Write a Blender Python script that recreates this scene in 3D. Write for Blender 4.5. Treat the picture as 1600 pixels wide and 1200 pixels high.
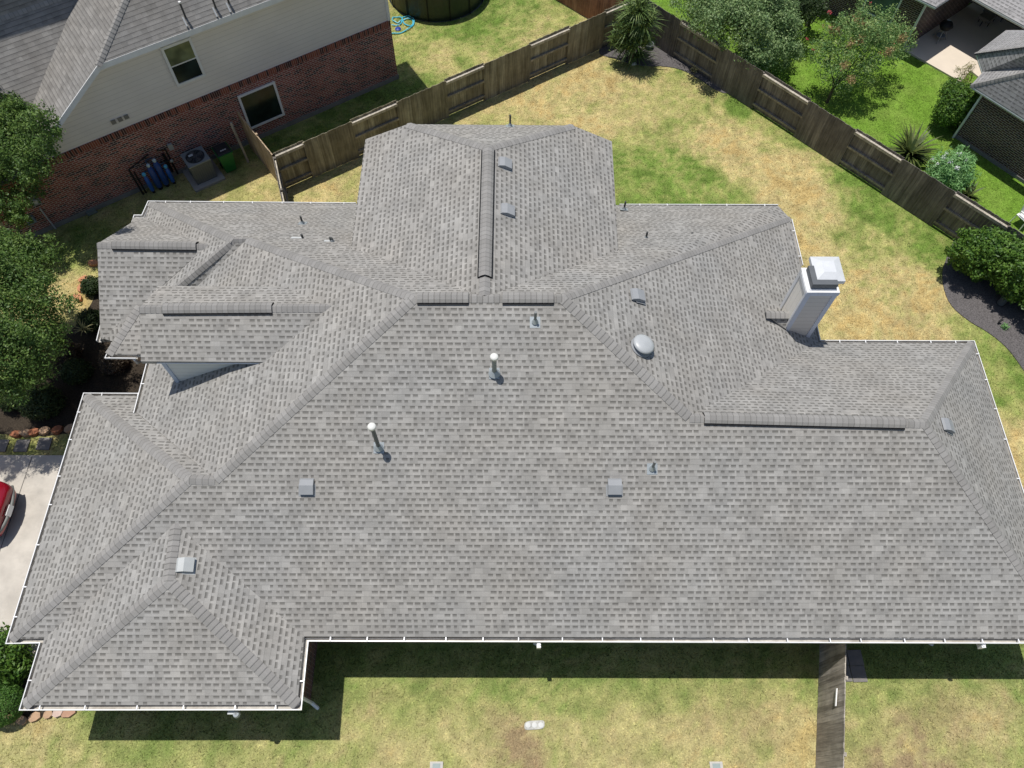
import bpy, bmesh, math, random
import numpy as np
from mathutils import Vector, Matrix
random.seed(7); rng = np.random.default_rng(7)
for o in list(bpy.data.objects): bpy.data.objects.remove(o)
SC = bpy.context.scene; COL = SC.collection

# ------------------------------------------------------------------ camera, world, sun, exposure
PITCH, YAW, ROLL = 0.5106, -0.0245, 0.0259
CX, CY, CZ, FPX = 12.196, -3.3975, 19.2003, 1163.32
def _rx(a): return np.array([[1,0,0],[0,math.cos(a),-math.sin(a)],[0,math.sin(a),math.cos(a)]])
def _rz(a): return np.array([[math.cos(a),-math.sin(a),0],[math.sin(a),math.cos(a),0],[0,0,1]])
CM = _rz(YAW) @ _rx(PITCH) @ _rz(ROLL); CC = np.array([CX, CY, CZ])
cam = bpy.data.cameras.new('camera'); co = bpy.data.objects.new('camera', cam); COL.objects.link(co)
m4 = np.eye(4); m4[:3,:3] = CM; m4[:3,3] = CC; co.matrix_world = Matrix(m4.tolist())
cam.sensor_width = 36; cam.lens = FPX/1600*36; cam.clip_end = 2000; cam.clip_start = .1
SC.camera = co
SUN = np.array([-0.160, 0.170, 1.0]); SUN = SUN/np.linalg.norm(SUN)
w = bpy.data.worlds.new('World'); SC.world = w; w.use_nodes = True
wn = w.node_tree.nodes; sky = wn.new('ShaderNodeTexSky'); sky.sky_type = 'NISHITA'; sky.sun_disc = False
sky.sun_elevation = math.asin(SUN[2]); sky.sun_rotation = math.atan2(SUN[0], SUN[1])
w.node_tree.links.new(sky.outputs[0], wn['Background'].inputs[0]); wn['Background'].inputs[1].default_value = 0.088
sl = bpy.data.lights.new('sun', 'SUN'); sl.energy = 4.15; sl.angle = math.radians(.53); sl.color = (1, .955, .89)
so = bpy.data.objects.new('sun', sl); COL.objects.link(so)
so.rotation_euler = Vector(SUN.tolist()).to_track_quat('Z', 'Y').to_euler(); so.location = (12, 10, 40)
SC.view_settings.view_transform = 'Standard'; SC.view_settings.look = 'None'
SC.view_settings.exposure = 0.0; SC.view_settings.gamma = 1
SC.render.engine = 'CYCLES'

H = -2.75      # ground level; z = 0 is the gutter line of the main house
# ------------------------------------------------------------------ survey helpers: a sight line from the drone met with a real plane
def ray(u, v):
    d = CM @ np.array([(u-800)/FPX, (600-v)/FPX, -1.0]); return d/np.linalg.norm(d)
def on(u, v, pl):
    d = ray(u, v); n = np.array(pl[:3], float); return CC + d*((pl[3]-n@CC)/(n@d))
def P(u, v, z): return on(u, v, (0,0,1,z))
def G(u, v, dz=0): return P(u, v, H+dz)
def at_x(u, v, X): return on(u, v, (1,0,0,X))
def at_y(u, v, Y): return on(u, v, (0,1,0,Y))
def plane3(a, b, c):
    n = np.cross(b-a, c-a); n = n/n[2]; return (n[0], n[1], n[2], n@a)
def V(*a): return np.array(a, float)
def unit(v): v = np.asarray(v, float); return v/np.linalg.norm(v)
def proj(p):
    q = (np.asarray(p)-CC) @ CM; return np.stack([800+FPX*q[...,0]/-q[...,2], 600-FPX*q[...,1]/-q[...,2]], -1)

# ------------------------------------------------------------------ object helpers
WL = {}
def tag(o, label=None, cat=None, group=None, kind=None):
    if label: o['label'] = label
    if cat: o['category'] = cat
    if group: o['group'] = group
    if kind: o['kind'] = kind
    return o
def thing(name, loc, label, cat, group=None):
    o = bpy.data.objects.new(name, None); COL.objects.link(o); o.location = [float(x) for x in loc]; o.empty_display_size = .3
    WL[o.name] = np.array(loc, float); return tag(o, label, cat, group)
def obj(name, verts, faces, mat, parent=None, uvs=None, smooth=False, mats=None, fmat=None, label=None, cols=None):
    base = WL[parent.name] if parent else np.zeros(3)
    vs = np.asarray(verts, float).reshape(-1,3)
    if parent is None: base = np.array([vs[:,0].mean(), vs[:,1].mean(), vs[:,2].min()])
    me = bpy.data.meshes.new(name); me.from_pydata((vs-base).tolist(), [], [list(f) for f in faces])
    if uvs is not None:
        ul = me.uv_layers.new(name='UVMap'); ul.data.foreach_set('uv', np.asarray(uvs, float).ravel())
    if cols is not None:
        a = me.color_attributes.new('col', 'FLOAT_COLOR', 'POINT'); c = np.ones((len(vs),4)); c[:,:3] = cols
        a.data.foreach_set('color', c.ravel())
    for m in (mats or [mat]): me.materials.append(m)
    if fmat is not None: me.polygons.foreach_set('material_index', list(fmat))
    if smooth: me.polygons.foreach_set('use_smooth', [True]*len(me.polygons))
    me.update()
    o = bpy.data.objects.new(name, me); COL.objects.link(o)
    if parent: o.parent = parent
    else: o.location = base.tolist()
    WL[o.name] = base
    if label: o['label'] = label
    return o
def big(name, verts, quads, mat, parent=None, cols=None, tri=False):
    """fast path for leaf and grass meshes: verts (N,3), quads flat"""
    base = WL[parent.name] if parent else np.array([verts[:,0].mean(), verts[:,1].mean(), verts[:,2].min()])
    k = 3 if tri else 4; n = len(verts)//k
    me = bpy.data.meshes.new(name); me.vertices.add(len(verts)); me.vertices.foreach_set('co', (verts-base).astype(np.float32).ravel())
    me.loops.add(n*k); me.loops.foreach_set('vertex_index', np.arange(n*k, dtype=np.int32))
    me.polygons.add(n); me.polygons.foreach_set('loop_start', np.arange(0, n*k, k, dtype=np.int32))
    if cols is not None:
        a = me.color_attributes.new('col', 'FLOAT_COLOR', 'POINT'); c = np.ones((len(verts),4), np.float32); c[:,:3] = cols
        a.data.foreach_set('color', c.ravel())
    me.materials.append(mat); me.update(calc_edges=True)
    o = bpy.data.objects.new(name, me); COL.objects.link(o)
    if parent: o.parent = parent
    else: o.location = base.tolist()
    WL[o.name] = base; return o
class MB:
    """collects simple shapes into one mesh"""
    def __init__(s): s.v = []; s.f = []; s.m = []
    def add(s, vs, fs, mi=0):
        b = len(s.v); s.v += [list(map(float, x)) for x in vs]; s.f += [[b+i for i in f] for f in fs]; s.m += [mi]*len(fs); return s
    def frame(s, o, ax, ay, az, mi=0):
        """box from corner o with edge vectors"""
        o, ax, ay, az = map(lambda q: np.asarray(q, float), (o, ax, ay, az))
        vs = [o, o+ax, o+ax+ay, o+ay, o+az, o+ax+az, o+ax+ay+az, o+ay+az]
        fs = [(0,3,2,1),(4,5,6,7),(0,1,5,4),(1,2,6,5),(2,3,7,6),(3,0,4,7)]
        if np.dot(np.cross(ax, ay), az) < 0: fs = [f[::-1] for f in fs]
        return s.add(vs, fs, mi)
    def box(s, c, size, rz=0, mi=0):
        ca, sa = math.cos(rz), math.sin(rz); ax = V(ca,sa,0)*size[0]; ay = V(-sa,ca,0)*size[1]; az = V(0,0,size[2])
        return s.frame(np.asarray(c,float)-ax/2-ay/2, ax, ay, az, mi)
    def tube(s, pts, r, n=8, cap=True, mi=0):
        pts = [np.asarray(p, float) for p in pts]; rs = r if hasattr(r, '__len__') else [r]*len(pts)
        rings = []; prev = None
        for i, p in enumerate(pts):
            t = unit((pts[min(i+1,len(pts)-1)]-pts[max(i-1,0)])+1e-9)
            a = V(0,0,1) if abs(t[2]) < .9 else V(1,0,0)
            if prev is not None: a = prev
            x = unit(np.cross(t, a)) if prev is None else unit(prev-t*np.dot(prev, t)); prev = x
            y = np.cross(t, x)
            rings.append([p+rs[i]*(math.cos(k*2*math.pi/n)*x+math.sin(k*2*math.pi/n)*y) for k in range(n)])
        vs = [q for rg in rings for q in rg]; fs = []
        for i in range(len(pts)-1):
            for k in range(n): fs.append((i*n+k, i*n+(k+1)%n, (i+1)*n+(k+1)%n, (i+1)*n+k))
        if cap: fs += [tuple(range(n))[::-1], tuple((len(pts)-1)*n+k for k in range(n))]
        return s.add(vs, fs, mi)
    def lathe(s, c, prof, n=24, axis=None, mi=0):
        c = np.asarray(c, float); z = unit(axis) if axis is not None else V(0,0,1)
        x = unit(np.cross(z, V(0,1,0) if abs(z[1]) < .9 else V(1,0,0))); y = np.cross(z, x); vs = []; fs = []
        for r, h in prof:
            for k in range(n): a = k*2*math.pi/n; vs.append(c+z*h+max(r,1e-4)*(math.cos(a)*x+math.sin(a)*y))
        for i in range(len(prof)-1):
            for k in range(n): fs.append((i*n+k, i*n+(k+1)%n, (i+1)*n+(k+1)%n, (i+1)*n+k))
        return s.add(vs, fs, mi)
    def build(s, name, mat, parent=None, smooth=False, mats=None, label=None):
        return obj(name, s.v, s.f, mat, parent, smooth=smooth, mats=mats, fmat=s.m if mats else None, label=label)

# ------------------------------------------------------------------ materials
def newmat(name, rough=.8, spec=.3):
    m = bpy.data.materials.new(name); m.use_nodes = True; nt = m.node_tree; b = nt.nodes['Principled BSDF']
    b.inputs['Roughness'].default_value = rough; b.inputs['Specular IOR Level'].default_value = spec
    return m, nt, b
class N:
    def __init__(s, nt): s.nt = nt
    def n(s, t, **k):
        x = s.nt.nodes.new(t)
        for a, v in k.items(): setattr(x, a, v)
        return x
    def l(s, a, b): s.nt.links.new(a, b)
    def math(s, op, a, b=None, c=None, clamp=False):
        x = s.n('ShaderNodeMath', operation=op); x.use_clamp = clamp
        for i, q in enumerate((a, b, c)):
            if q is None: continue
            if isinstance(q, (int, float)): x.inputs[i].default_value = q
            else: s.l(q, x.inputs[i])
        return x.outputs[0]
    def noise(s, vec, scale, detail=2, rough=.5, dim='3D'):
        x = s.n('ShaderNodeTexNoise', noise_dimensions=dim); x.inputs['Scale'].default_value = scale
        x.inputs['Detail'].default_value = detail; x.inputs['Roughness'].default_value = rough
        if vec is not None: s.l(vec, x.inputs['Vector'])
        return x.outputs['Fac']
    def comb(s, x, y, z=0):
        c = s.n('ShaderNodeCombineXYZ')
        for i, q in enumerate((x, y, z)):
            if isinstance(q, (int, float)): c.inputs[i].default_value = q
            else: s.l(q, c.inputs[i])
        return c.outputs[0]
    def ramp(s, f, stops, interp='LINEAR'):
        r = s.n('ShaderNodeValToRGB'); e = r.color_ramp; e.interpolation = interp
        while len(e.elements) > 1: e.elements.remove(e.elements[-1])
        e.elements[0].position = stops[0][0]; e.elements[0].color = (*stops[0][1], 1)
        for p, c in stops[1:]:
            q = e.elements.new(p); q.color = (*c, 1)
        s.l(f, r.inputs[0]); return r.outputs[0]
    def mix(s, f, a, b, bt='MIX'):
        x = s.n('ShaderNodeMix', data_type='RGBA', blend_type=bt)
        for k, q in ((0, f), (6, a), (7, b)):
            if isinstance(q, (int, float)): x.inputs[k].default_value = q
            elif isinstance(q, tuple): x.inputs[k].default_value = (*q, 1)
            else: s.l(q, x.inputs[k])
        return x.outputs[2]
    def map(s, f, a, b, c, d):
        x = s.n('ShaderNodeMapRange'); s.l(f, x.inputs[0])
        for i, q in enumerate((a, b, c, d)): x.inputs[i+1].default_value = q
        return x.outputs[0]
    def wn(s, vec, dim='2D'):
        x = s.n('ShaderNodeTexWhiteNoise', noise_dimensions=dim); s.l(vec, x.inputs['Vector']); return x.outputs['Value']
    def bump(s, h, b, strength=.3, dist=.01):
        x = s.n('ShaderNodeBump'); x.inputs['Strength'].default_value = strength; x.inputs['Distance'].default_value = dist
        s.l(h, x.inputs['Height']); s.l(x.outputs[0], b.inputs['Normal'])
def g(v, t=0.0): return (v*(1+t), v, v*(1-t))

def shingle_mat(name, light, gap, warm, tint, aged=1.0, tabs=True, bs=.55, bd=.012):
    m, nt, b = newmat(name, .92, .15); k = N(nt)
    uv = k.n('ShaderNodeUVMap', uv_map='UVMap'); sp = k.n('ShaderNodeSeparateXYZ'); k.l(uv.outputs[0], sp.inputs[0])
    u, v = sp.outputs[0], sp.outputs[1]; E = .143
    rowf = k.math('DIVIDE', v, E); row = k.math('FLOOR', rowf); fv = k.math('FRACT', rowf)
    # laminated tabs: along each course random teeth, the underlay seen between them
    n1 = k.noise(k.comb(k.math('MULTIPLY', u, 5.6), k.math('MULTIPLY', row, 7.31)), 1.0, 0, .5, '2D')
    rr = k.wn(k.comb(row, 3.7))
    uo = k.math('ADD', k.math('DIVIDE', u, .196), k.math('MULTIPLY', rr, 9.0)); cell = k.math('FLOOR', uo); cf = k.math('FRACT', uo)
    cr = k.wn(k.comb(cell, row)); cr2 = k.wn(k.comb(k.math('ADD', cell, 41.3), row))
    wid = k.map(cr2, 0, 1, .38, .80)
    edge = k.math('LESS_THAN', cf, wid)
    gapm = k.math('MULTIPLY', edge, k.math('GREATER_THAN', cr, .10)) if tabs else k.math('MULTIPLY', cr, .35)
    # printed shadow band: darkest just under the course above
    band = k.math('POWER', fv, 1.7)
    upper = k.map(fv, .38, .60, 0, 1)
    gm = k.math('MULTIPLY', gapm, k.math('MULTIPLY', upper, k.map(fv, .45, 1, .35, 1.0)))
    lt = k.mix(k.wn(k.comb(k.math('FLOOR', k.math('ADD', k.math('DIVIDE', u, .31), k.math('MULTIPLY', rr, 5))), k.math('ADD', row, 11.0))), tuple(x*.91 for x in light), tuple(x*1.07 for x in light))
    lt = k.mix(1, lt, k.ramp(cr2, [(0, g(.89)), (1, g(1.09))]), 'MULTIPLY')
    col = k.mix(gm, lt, gap)
    tc = k.n('ShaderNodeTexCoord').outputs['Object']
    big_ = k.noise(tc, .45, 4, .6); col = k.mix(k.map(big_, .35, .72, 0, .75*aged), col, k.mix(1, col, warm, 'MULTIPLY'))
    st = k.noise(tc, 1.6, 3, .6); col = k.mix(1, col, k.ramp(st, [(.3, g(.88)), (.7, g(1.08))]), 'MULTIPLY')
    gr = k.noise(tc, 60, 2, .7); col = k.mix(1, col, k.ramp(gr, [(.25, g(.86)), (.75, g(1.14))]), 'MULTIPLY')
    # butt line: shadow under the course above, painted into the colour
    bl = k.math('GREATER_THAN', fv, .90); col = k.mix(k.math('MULTIPLY', bl, tint), col, tuple(x*.45 for x in gap))
    k.l(col, b.inputs['Base Color'])
    hgt = k.math('SUBTRACT', k.math('SUBTRACT', 1.0, k.math('MULTIPLY', fv, .8)), k.math('MULTIPLY', gm, .35))
    hgt = k.math('ADD', hgt, k.math('MULTIPLY', gr, .25))
    k.bump(hgt, b, bs, bd); return m
SH = shingle_mat('shingle_weathered_grey', (.326,.321,.307), (.118,.115,.108), (1.02,.98,.93), .14)
SHN = shingle_mat('shingle_three_tab_grey', (.25,.244,.234), (.05,.05,.05), (1.02,.98,.93), .42, tabs=False, bs=1.0, bd=.035)
SHR = shingle_mat('shingle_bluish_grey', (.34,.335,.335), (.16,.158,.158), (1.0,.98,.95), .6)
def cap_mat():
    m, nt, b = newmat('ridge_cap_shingle', .92, .15); k = N(nt)
    uv = k.n('ShaderNodeUVMap', uv_map='UVMap'); sp = k.n('ShaderNodeSeparateXYZ'); k.l(uv.outputs[0], sp.inputs[0])
    c = k.math('FLOOR', sp.outputs[0]); f = sp.outputs[1]
    r = k.wn(k.comb(c, 2.0)); r2 = k.noise(k.comb(k.math('MULTIPLY', c, .19), 0), 1, 1, .5, '2D')
    t = k.math('ADD', k.math('ADD', k.math('MULTIPLY', r, .5), .06), k.math('MULTIPLY', r2, .42))
    col = k.ramp(t, [(.25, (.248,.242,.231)), (.55, (.272,.265,.254)), (.8, (.305,.298,.286))])
    gr = k.noise(k.n('ShaderNodeTexCoord').outputs['Object'], 60, 2, .7); col = k.mix(1, col, k.ramp(gr, [(.25, g(.88)), (.75, g(1.12))]), 'MULTIPLY')
    col = k.mix(k.math('GREATER_THAN', f, .86), col, k.mix(1, col, g(.74), 'MULTIPLY'))
    k.l(col, b.inputs['Base Color']); k.bump(k.math('ADD', f, k.math('MULTIPLY', gr, .3)), b, .4, .01); return m
CAP = cap_mat()
def plain(name, col, rough=.5, spec=.4, metal=0, var=.06, scale=4, bump=0, dirt=None):
    m, nt, b = newmat(name, rough, spec); k = N(nt); b.inputs['Metallic'].default_value = metal
    tc = k.n('ShaderNodeTexCoord').outputs['Object']; f = k.noise(tc, scale, 4, .6)
    c = k.ramp(f, [(.3, tuple(x*(1-var) for x in col)), (.7, tuple(min(1, x*(1+var)) for x in col))])
    if dirt: c = k.mix(k.map(k.noise(tc, 1.3, 5, .7), .5, .75, 0, .6), c, dirt)
    k.l(c, b.inputs['Base Color'])
    if bump: k.bump(k.noise(tc, 80, 3, .6), b, bump, .004)
    return m
WHITE = plain('white_painted_metal', (.78,.79,.80), .35, .5, var=.04, dirt=(.6,.59,.56))
GUTIN = plain('gutter_inside_grit', (.48,.46,.42), .8, .2, var=.2, scale=6, dirt=(.22,.18,.14))
WTRIM = plain('white_trim_paint', (.72,.73,.74), .5, .4, var=.05, dirt=(.55,.54,.5))
LTGREY = plain('pale_grey_siding_paint', (.44,.45,.44), .6, .3, var=.04)
GALV = plain('galvanised_vent_paint', (.285,.298,.312), .6, .3, metal=.0, var=.05)
GALVD = plain('dark_vent_opening', (.02,.022,.026), .7, .2)
PIPEL = plain('light_pipe_metal', (.62,.62,.6), .4, .5, metal=.3)
PIPED = plain('dark_pipe_rubber', (.05,.055,.055), .6, .3)
LEAD = plain('pipe_flashing_metal', (.38,.42,.44), .5, .5, metal=.3)
BLACK = plain('black_plastic', (.012,.012,.013), .6, .3)
CONC = plain('driveway_concrete', (.52,.485,.43), .9, .2, var=.13, scale=1.6, bump=.3, dirt=(.34,.32,.29))
SLAB = plain('foundation_concrete', (.22,.215,.2), .9, .2, var=.15, scale=3, bump=.3)
PATIO = plain('patio_concrete', (.66,.58,.48), .85, .2, var=.04, scale=2)
def brick_mat(name, c1, c2, mortar, dark):
    m, nt, b = newmat(name, .9, .2); k = N(nt)
    uv = k.n('ShaderNodeUVMap', uv_map='UVMap')
    br = k.n('ShaderNodeTexBrick'); br.offset = .5; k.l(uv.outputs[0], br.inputs['Vector'])
    for a, v in (('Scale', 1), ('Brick Width', .225), ('Row Height', .082), ('Mortar Size', .012), ('Mortar Smooth', .2), ('Bias', 0)): br.inputs[a].default_value = v
    br.inputs['Color1'].default_value = (*c1, 1); br.inputs['Color2'].default_value = (*c2, 1); br.inputs['Mortar'].default_value = (*mortar, 1)
    sp = k.n('ShaderNodeSeparateXYZ'); k.l(uv.outputs[0], sp.inputs[0])
    row = k.math('FLOOR', k.math('DIVIDE', sp.outputs[1], .082))
    par = k.math('MULTIPLY', k.math('MODULO', row, 2.0), .5)
    cell = k.math('FLOOR', k.math('ADD', k.math('DIVIDE', sp.outputs[0], .225), par))
    r = k.wn(k.comb(cell, row)); dk = k.math('MULTIPLY', k.math('LESS_THAN', r, .22), k.math('SUBTRACT', 1.0, br.outputs['Fac']))
    col = k.mix(dk, br.outputs['Color'], dark)
    f = k.noise(uv.outputs[0], 1.2, 4, .6); col = k.mix(1, col, k.ramp(f, [(.3, g(.75)), (.7, g(1.2))]), 'MULTIPLY')
    k.l(col, b.inputs['Base Color']); k.bump(k.math('SUBTRACT', 1.0, br.outputs['Fac']), b, .6, .01); return m
BR = brick_mat('red_brick', (.30,.088,.066), (.21,.062,.05), (.48,.39,.34), (.055,.03,.032))
BRD = brick_mat('dark_brown_brick', (.10,.055,.048), (.075,.045,.042), (.34,.28,.26), (.045,.032,.034))
BRW = brick_mat('brown_brick', (.19,.08,.06), (.14,.06,.05), (.32,.27,.24), (.05,.035,.03))
def siding_mat(name, col, lap=.18, vert=False):
    m, nt, b = newmat(name, .7, .25); k = N(nt); uv = k.n('ShaderNodeUVMap', uv_map='UVMap')
    sp = k.n('ShaderNodeSeparateXYZ'); k.l(uv.outputs[0], sp.inputs[0])
    f = k.math('FRACT', k.math('DIVIDE', sp.outputs[0 if vert else 1], lap))
    n = k.noise(uv.outputs[0], .8, 4, .6); c = k.ramp(n, [(.3, tuple(x*.95 for x in col)), (.7, tuple(x*1.05 for x in col))])
    c = k.mix(k.math('GREATER_THAN', f, .93), c, tuple(x*.78 for x in col)); k.l(c, b.inputs['Base Color'])
    k.bump(k.math('SUBTRACT', 1.0, f), b, .5, .015); return m
SIDE = siding_mat('beige_lap_siding', (.74,.70,.66))
SIDC = siding_mat('cream_board_siding', (.86,.82,.74), .2, True)
SIDG = siding_mat('grey_green_lap_siding', (.66,.68,.65), .19)
def wood_mat(name, c1, c2, c3):
    m, nt, b = newmat(name, .9, .15); k = N(nt); tc = k.n('ShaderNodeTexCoord').outputs['Object']
    isl = k.n('ShaderNodeNewGeometry').outputs['Random Per Island']
    mp = k.n('ShaderNodeMapping'); mp.inputs['Scale'].default_value = (14, 14, .9); k.l(tc, mp.inputs[0])
    gr = k.noise(mp.outputs[0], 1.0, 4, .65); st = k.noise(tc, 1.1, 4, .7)
    c = k.ramp(isl, [(0, c1), (.5, c2), (1, c3)])
    c = k.mix(1, c, k.ramp(gr, [(.3, g(.6)), (.7, g(1.35))]), 'MULTIPLY')
    c = k.mix(1, c, k.ramp(st, [(.3, g(.7)), (.7, g(1.25))]), 'MULTIPLY')
    k.l(c, b.inputs['Base Color']); k.bump(gr, b, .3, .004); return m
WOOD = wood_mat('weathered_cedar', (0.196,0.174,0.121), (0.252,0.224,0.162), (0.319,0.291,0.218))
WOODD = wood_mat('weathered_cedar_dark', (0.128,0.115,0.100), (0.171,0.155,0.137), (0.232,0.210,0.183))
WOODM = wood_mat('greyed_rail_wood', (.22,.195,.15), (.27,.24,.19), (.32,.29,.235))
WOODL = wood_mat('cedar_painted_sunlit', (.36,.32,.26), (.44,.40,.33), (.5,.46,.4))  # lighter rail tone paints in the sun caught by the top rails
WOODP = wood_mat('pale_new_cedar', (.36,.27,.18), (.42,.32,.22), (.48,.38,.27))
WOODR = wood_mat('reddish_cedar', (.25,.12,.08), (.3,.15,.1), (.34,.18,.12))
WOODG = wood_mat('grey_brown_gate_wood', (0.253,0.224,0.190), (0.356,0.322,0.276), (0.494,0.448,0.391))
def glass_mat(name, col, rough=.05):
    m, nt, b = newmat(name, rough, .25); k = N(nt); tc = k.n('ShaderNodeTexCoord').outputs['Object']
    n = k.noise(tc, 1.6, 2, .5); c = k.ramp(n, [(.35, tuple(x*.6 for x in col)), (.65, tuple(x*1.5 for x in col))]); k.l(c, b.inputs['Base Color']); return m
GLASS = glass_mat('dark_window_glass', (.012,.022,.02), .12)
GLASSY = glass_mat('window_glass_painted_reflection', (.15,.17,.09))  # yellowish reflection of the upper pane, painted as base colour
GLASST = glass_mat('teal_window_glass', (.05,.09,.09))
def attr_mat(name, rough=.95, fine=(.8,1.2), sc=35, bump=.5, trans=0.0, spec=.1):
    m, nt, b = newmat(name, rough, spec); k = N(nt); a = k.n('ShaderNodeVertexColor', layer_name='col')
    tc = k.n('ShaderNodeTexCoord').outputs['Object']; n = k.noise(tc, sc, 4, .7)
    c = k.mix(1, a.outputs[0], k.ramp(n, [(.28, g(fine[0])), (.72, g(fine[1]))]), 'MULTIPLY')
    n2 = k.noise(tc, 5, 4, .65); c = k.mix(1, c, k.ramp(n2, [(.3, g(.84)), (.7, g(1.14))]), 'MULTIPLY')
    k.l(c, b.inputs['Base Color'])
    if bump: k.bump(n, b, bump, .03)
    if trans:
        k.l(k.comb(0,0,1), b.inputs['Normal'])
        tr = k.n('ShaderNodeBsdfTranslucent'); k.l(c, tr.inputs[0]); k.l(k.comb(0,0,-1), tr.inputs['Normal']); mx = k.n('ShaderNodeMixShader'); mx.inputs[0].default_value = .3
        k.l(b.outputs[0], mx.inputs[1]); k.l(tr.outputs[0], mx.inputs[2]); k.l(mx.outputs[0], nt.nodes['Material Output'].inputs[0])
    return m
GROUND = attr_mat('lawn_soil_and_thatch', fine=(.55,1.3), sc=30, bump=.5)
BLADE = attr_mat('grass_blades', fine=(.9,1.1), sc=9, bump=0, trans=.6)
def leaf_mat(name, c1, c2, c3, trans=.25, rough=.5, sc=2.2):
    m, nt, b = newmat(name, rough, .35); k = N(nt)
    isl = k.n('ShaderNodeNewGeometry').outputs['Random Per Island']; tc = k.n('ShaderNodeTexCoord').outputs['Object']
    cl = k.noise(tc, sc, 3, .6); f = k.math('ADD', k.math('MULTIPLY', isl, .55), k.math('MULTIPLY', k.map(cl, .3, .7, 0, 1), .5), clamp=True)
    c = k.ramp(f, [(.1, c1), (.5, c2), (.95, c3)]); k.l(c, b.inputs['Base Color'])
    tr = k.n('ShaderNodeBsdfTranslucent'); k.l(c, tr.inputs[0]); mx = k.n('ShaderNodeMixShader'); mx.inputs[0].default_value = trans
    out = nt.nodes['Material Output']; k.l(b.outputs[0], mx.inputs[1]); k.l(tr.outputs[0], mx.inputs[2]); k.l(mx.outputs[0], out.inputs[0]); return m
L_OAK = leaf_mat('oak_leaves', (0.044,0.094,0.023), (0.094,0.175,0.037), (0.187,0.276,0.062))
L_GREY = leaf_mat('grey_green_leaves', (0.088,0.175,0.061), (0.193,0.298,0.114), (0.367,0.473,0.210))
L_MYR = leaf_mat('crepe_myrtle_leaves', (0.066,0.169,0.051), (0.170,0.293,0.085), (0.378,0.450,0.154))
L_OLE = leaf_mat('oleander_leaves', (0.101,0.243,0.081), (0.203,0.405,0.142), (0.365,0.608,0.243))
L_HED = leaf_mat('hedge_leaves', (0.035,0.092,0.017), (0.081,0.173,0.023), (0.173,0.298,0.046), sc=3)
L_DRK = leaf_mat('dark_shrub_leaves', (0.023,0.046,0.016), (0.046,0.078,0.026), (0.078,0.117,0.039))
L_BOX = leaf_mat('boxwood_leaves', (0.042,0.108,0.018), (0.084,0.192,0.036), (0.144,0.288,0.048))
L_SAG = leaf_mat('sago_palm_fronds', (0.032,0.058,0.016), (0.068,0.095,0.021), (0.136,0.158,0.042), .1)
L_YUC = leaf_mat('yucca_leaves', (0.053,0.096,0.026), (0.105,0.175,0.044), (0.227,0.297,0.088), .1)
L_PUR = leaf_mat('purple_leaf_shrub', (0.053,0.045,0.030), (0.105,0.075,0.053), (0.240,0.195,0.135))
L_YEL = leaf_mat('yellow_green_leaves', (.25,.25,.10), (.36,.34,.17), (.5,.46,.26))
PINK = leaf_mat('pink_blossom', (.55,.06,.08), (.65,.1,.13), (.7,.2,.2), .2)
ORNG = leaf_mat('rusty_new_growth', (.28,.2,.08), (.34,.24,.11), (.4,.32,.15), .2)
WFLOW = leaf_mat('white_blossom', (.75,.75,.75), (.8,.8,.8), (.85,.85,.85), .2)
BARK = plain('tree_bark', (.12,.095,.07), .9, .1, var=.3, scale=12, bump=.6)
MULCH = plain('dark_mulch', (.12,.112,.112), .95, .1, var=.5, scale=28, bump=1)
MULCHD = plain('brown_leaf_mulch', (.05,.04,.03), .95, .1, var=.5, scale=22, bump=1, dirt=(.03,.025,.02))
STONE = plain('tan_flagstone', (.46,.31,.2), .85, .2, var=.2, scale=5, bump=.5, dirt=(.35,.22,.15))
STONER = plain('red_flagstone', (.32,.13,.07), .85, .2, var=.2, scale=5, bump=.5)
PAVER = plain('grey_paver', (.2,.19,.18), .9, .2, var=.12, scale=6, bump=.4)

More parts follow.
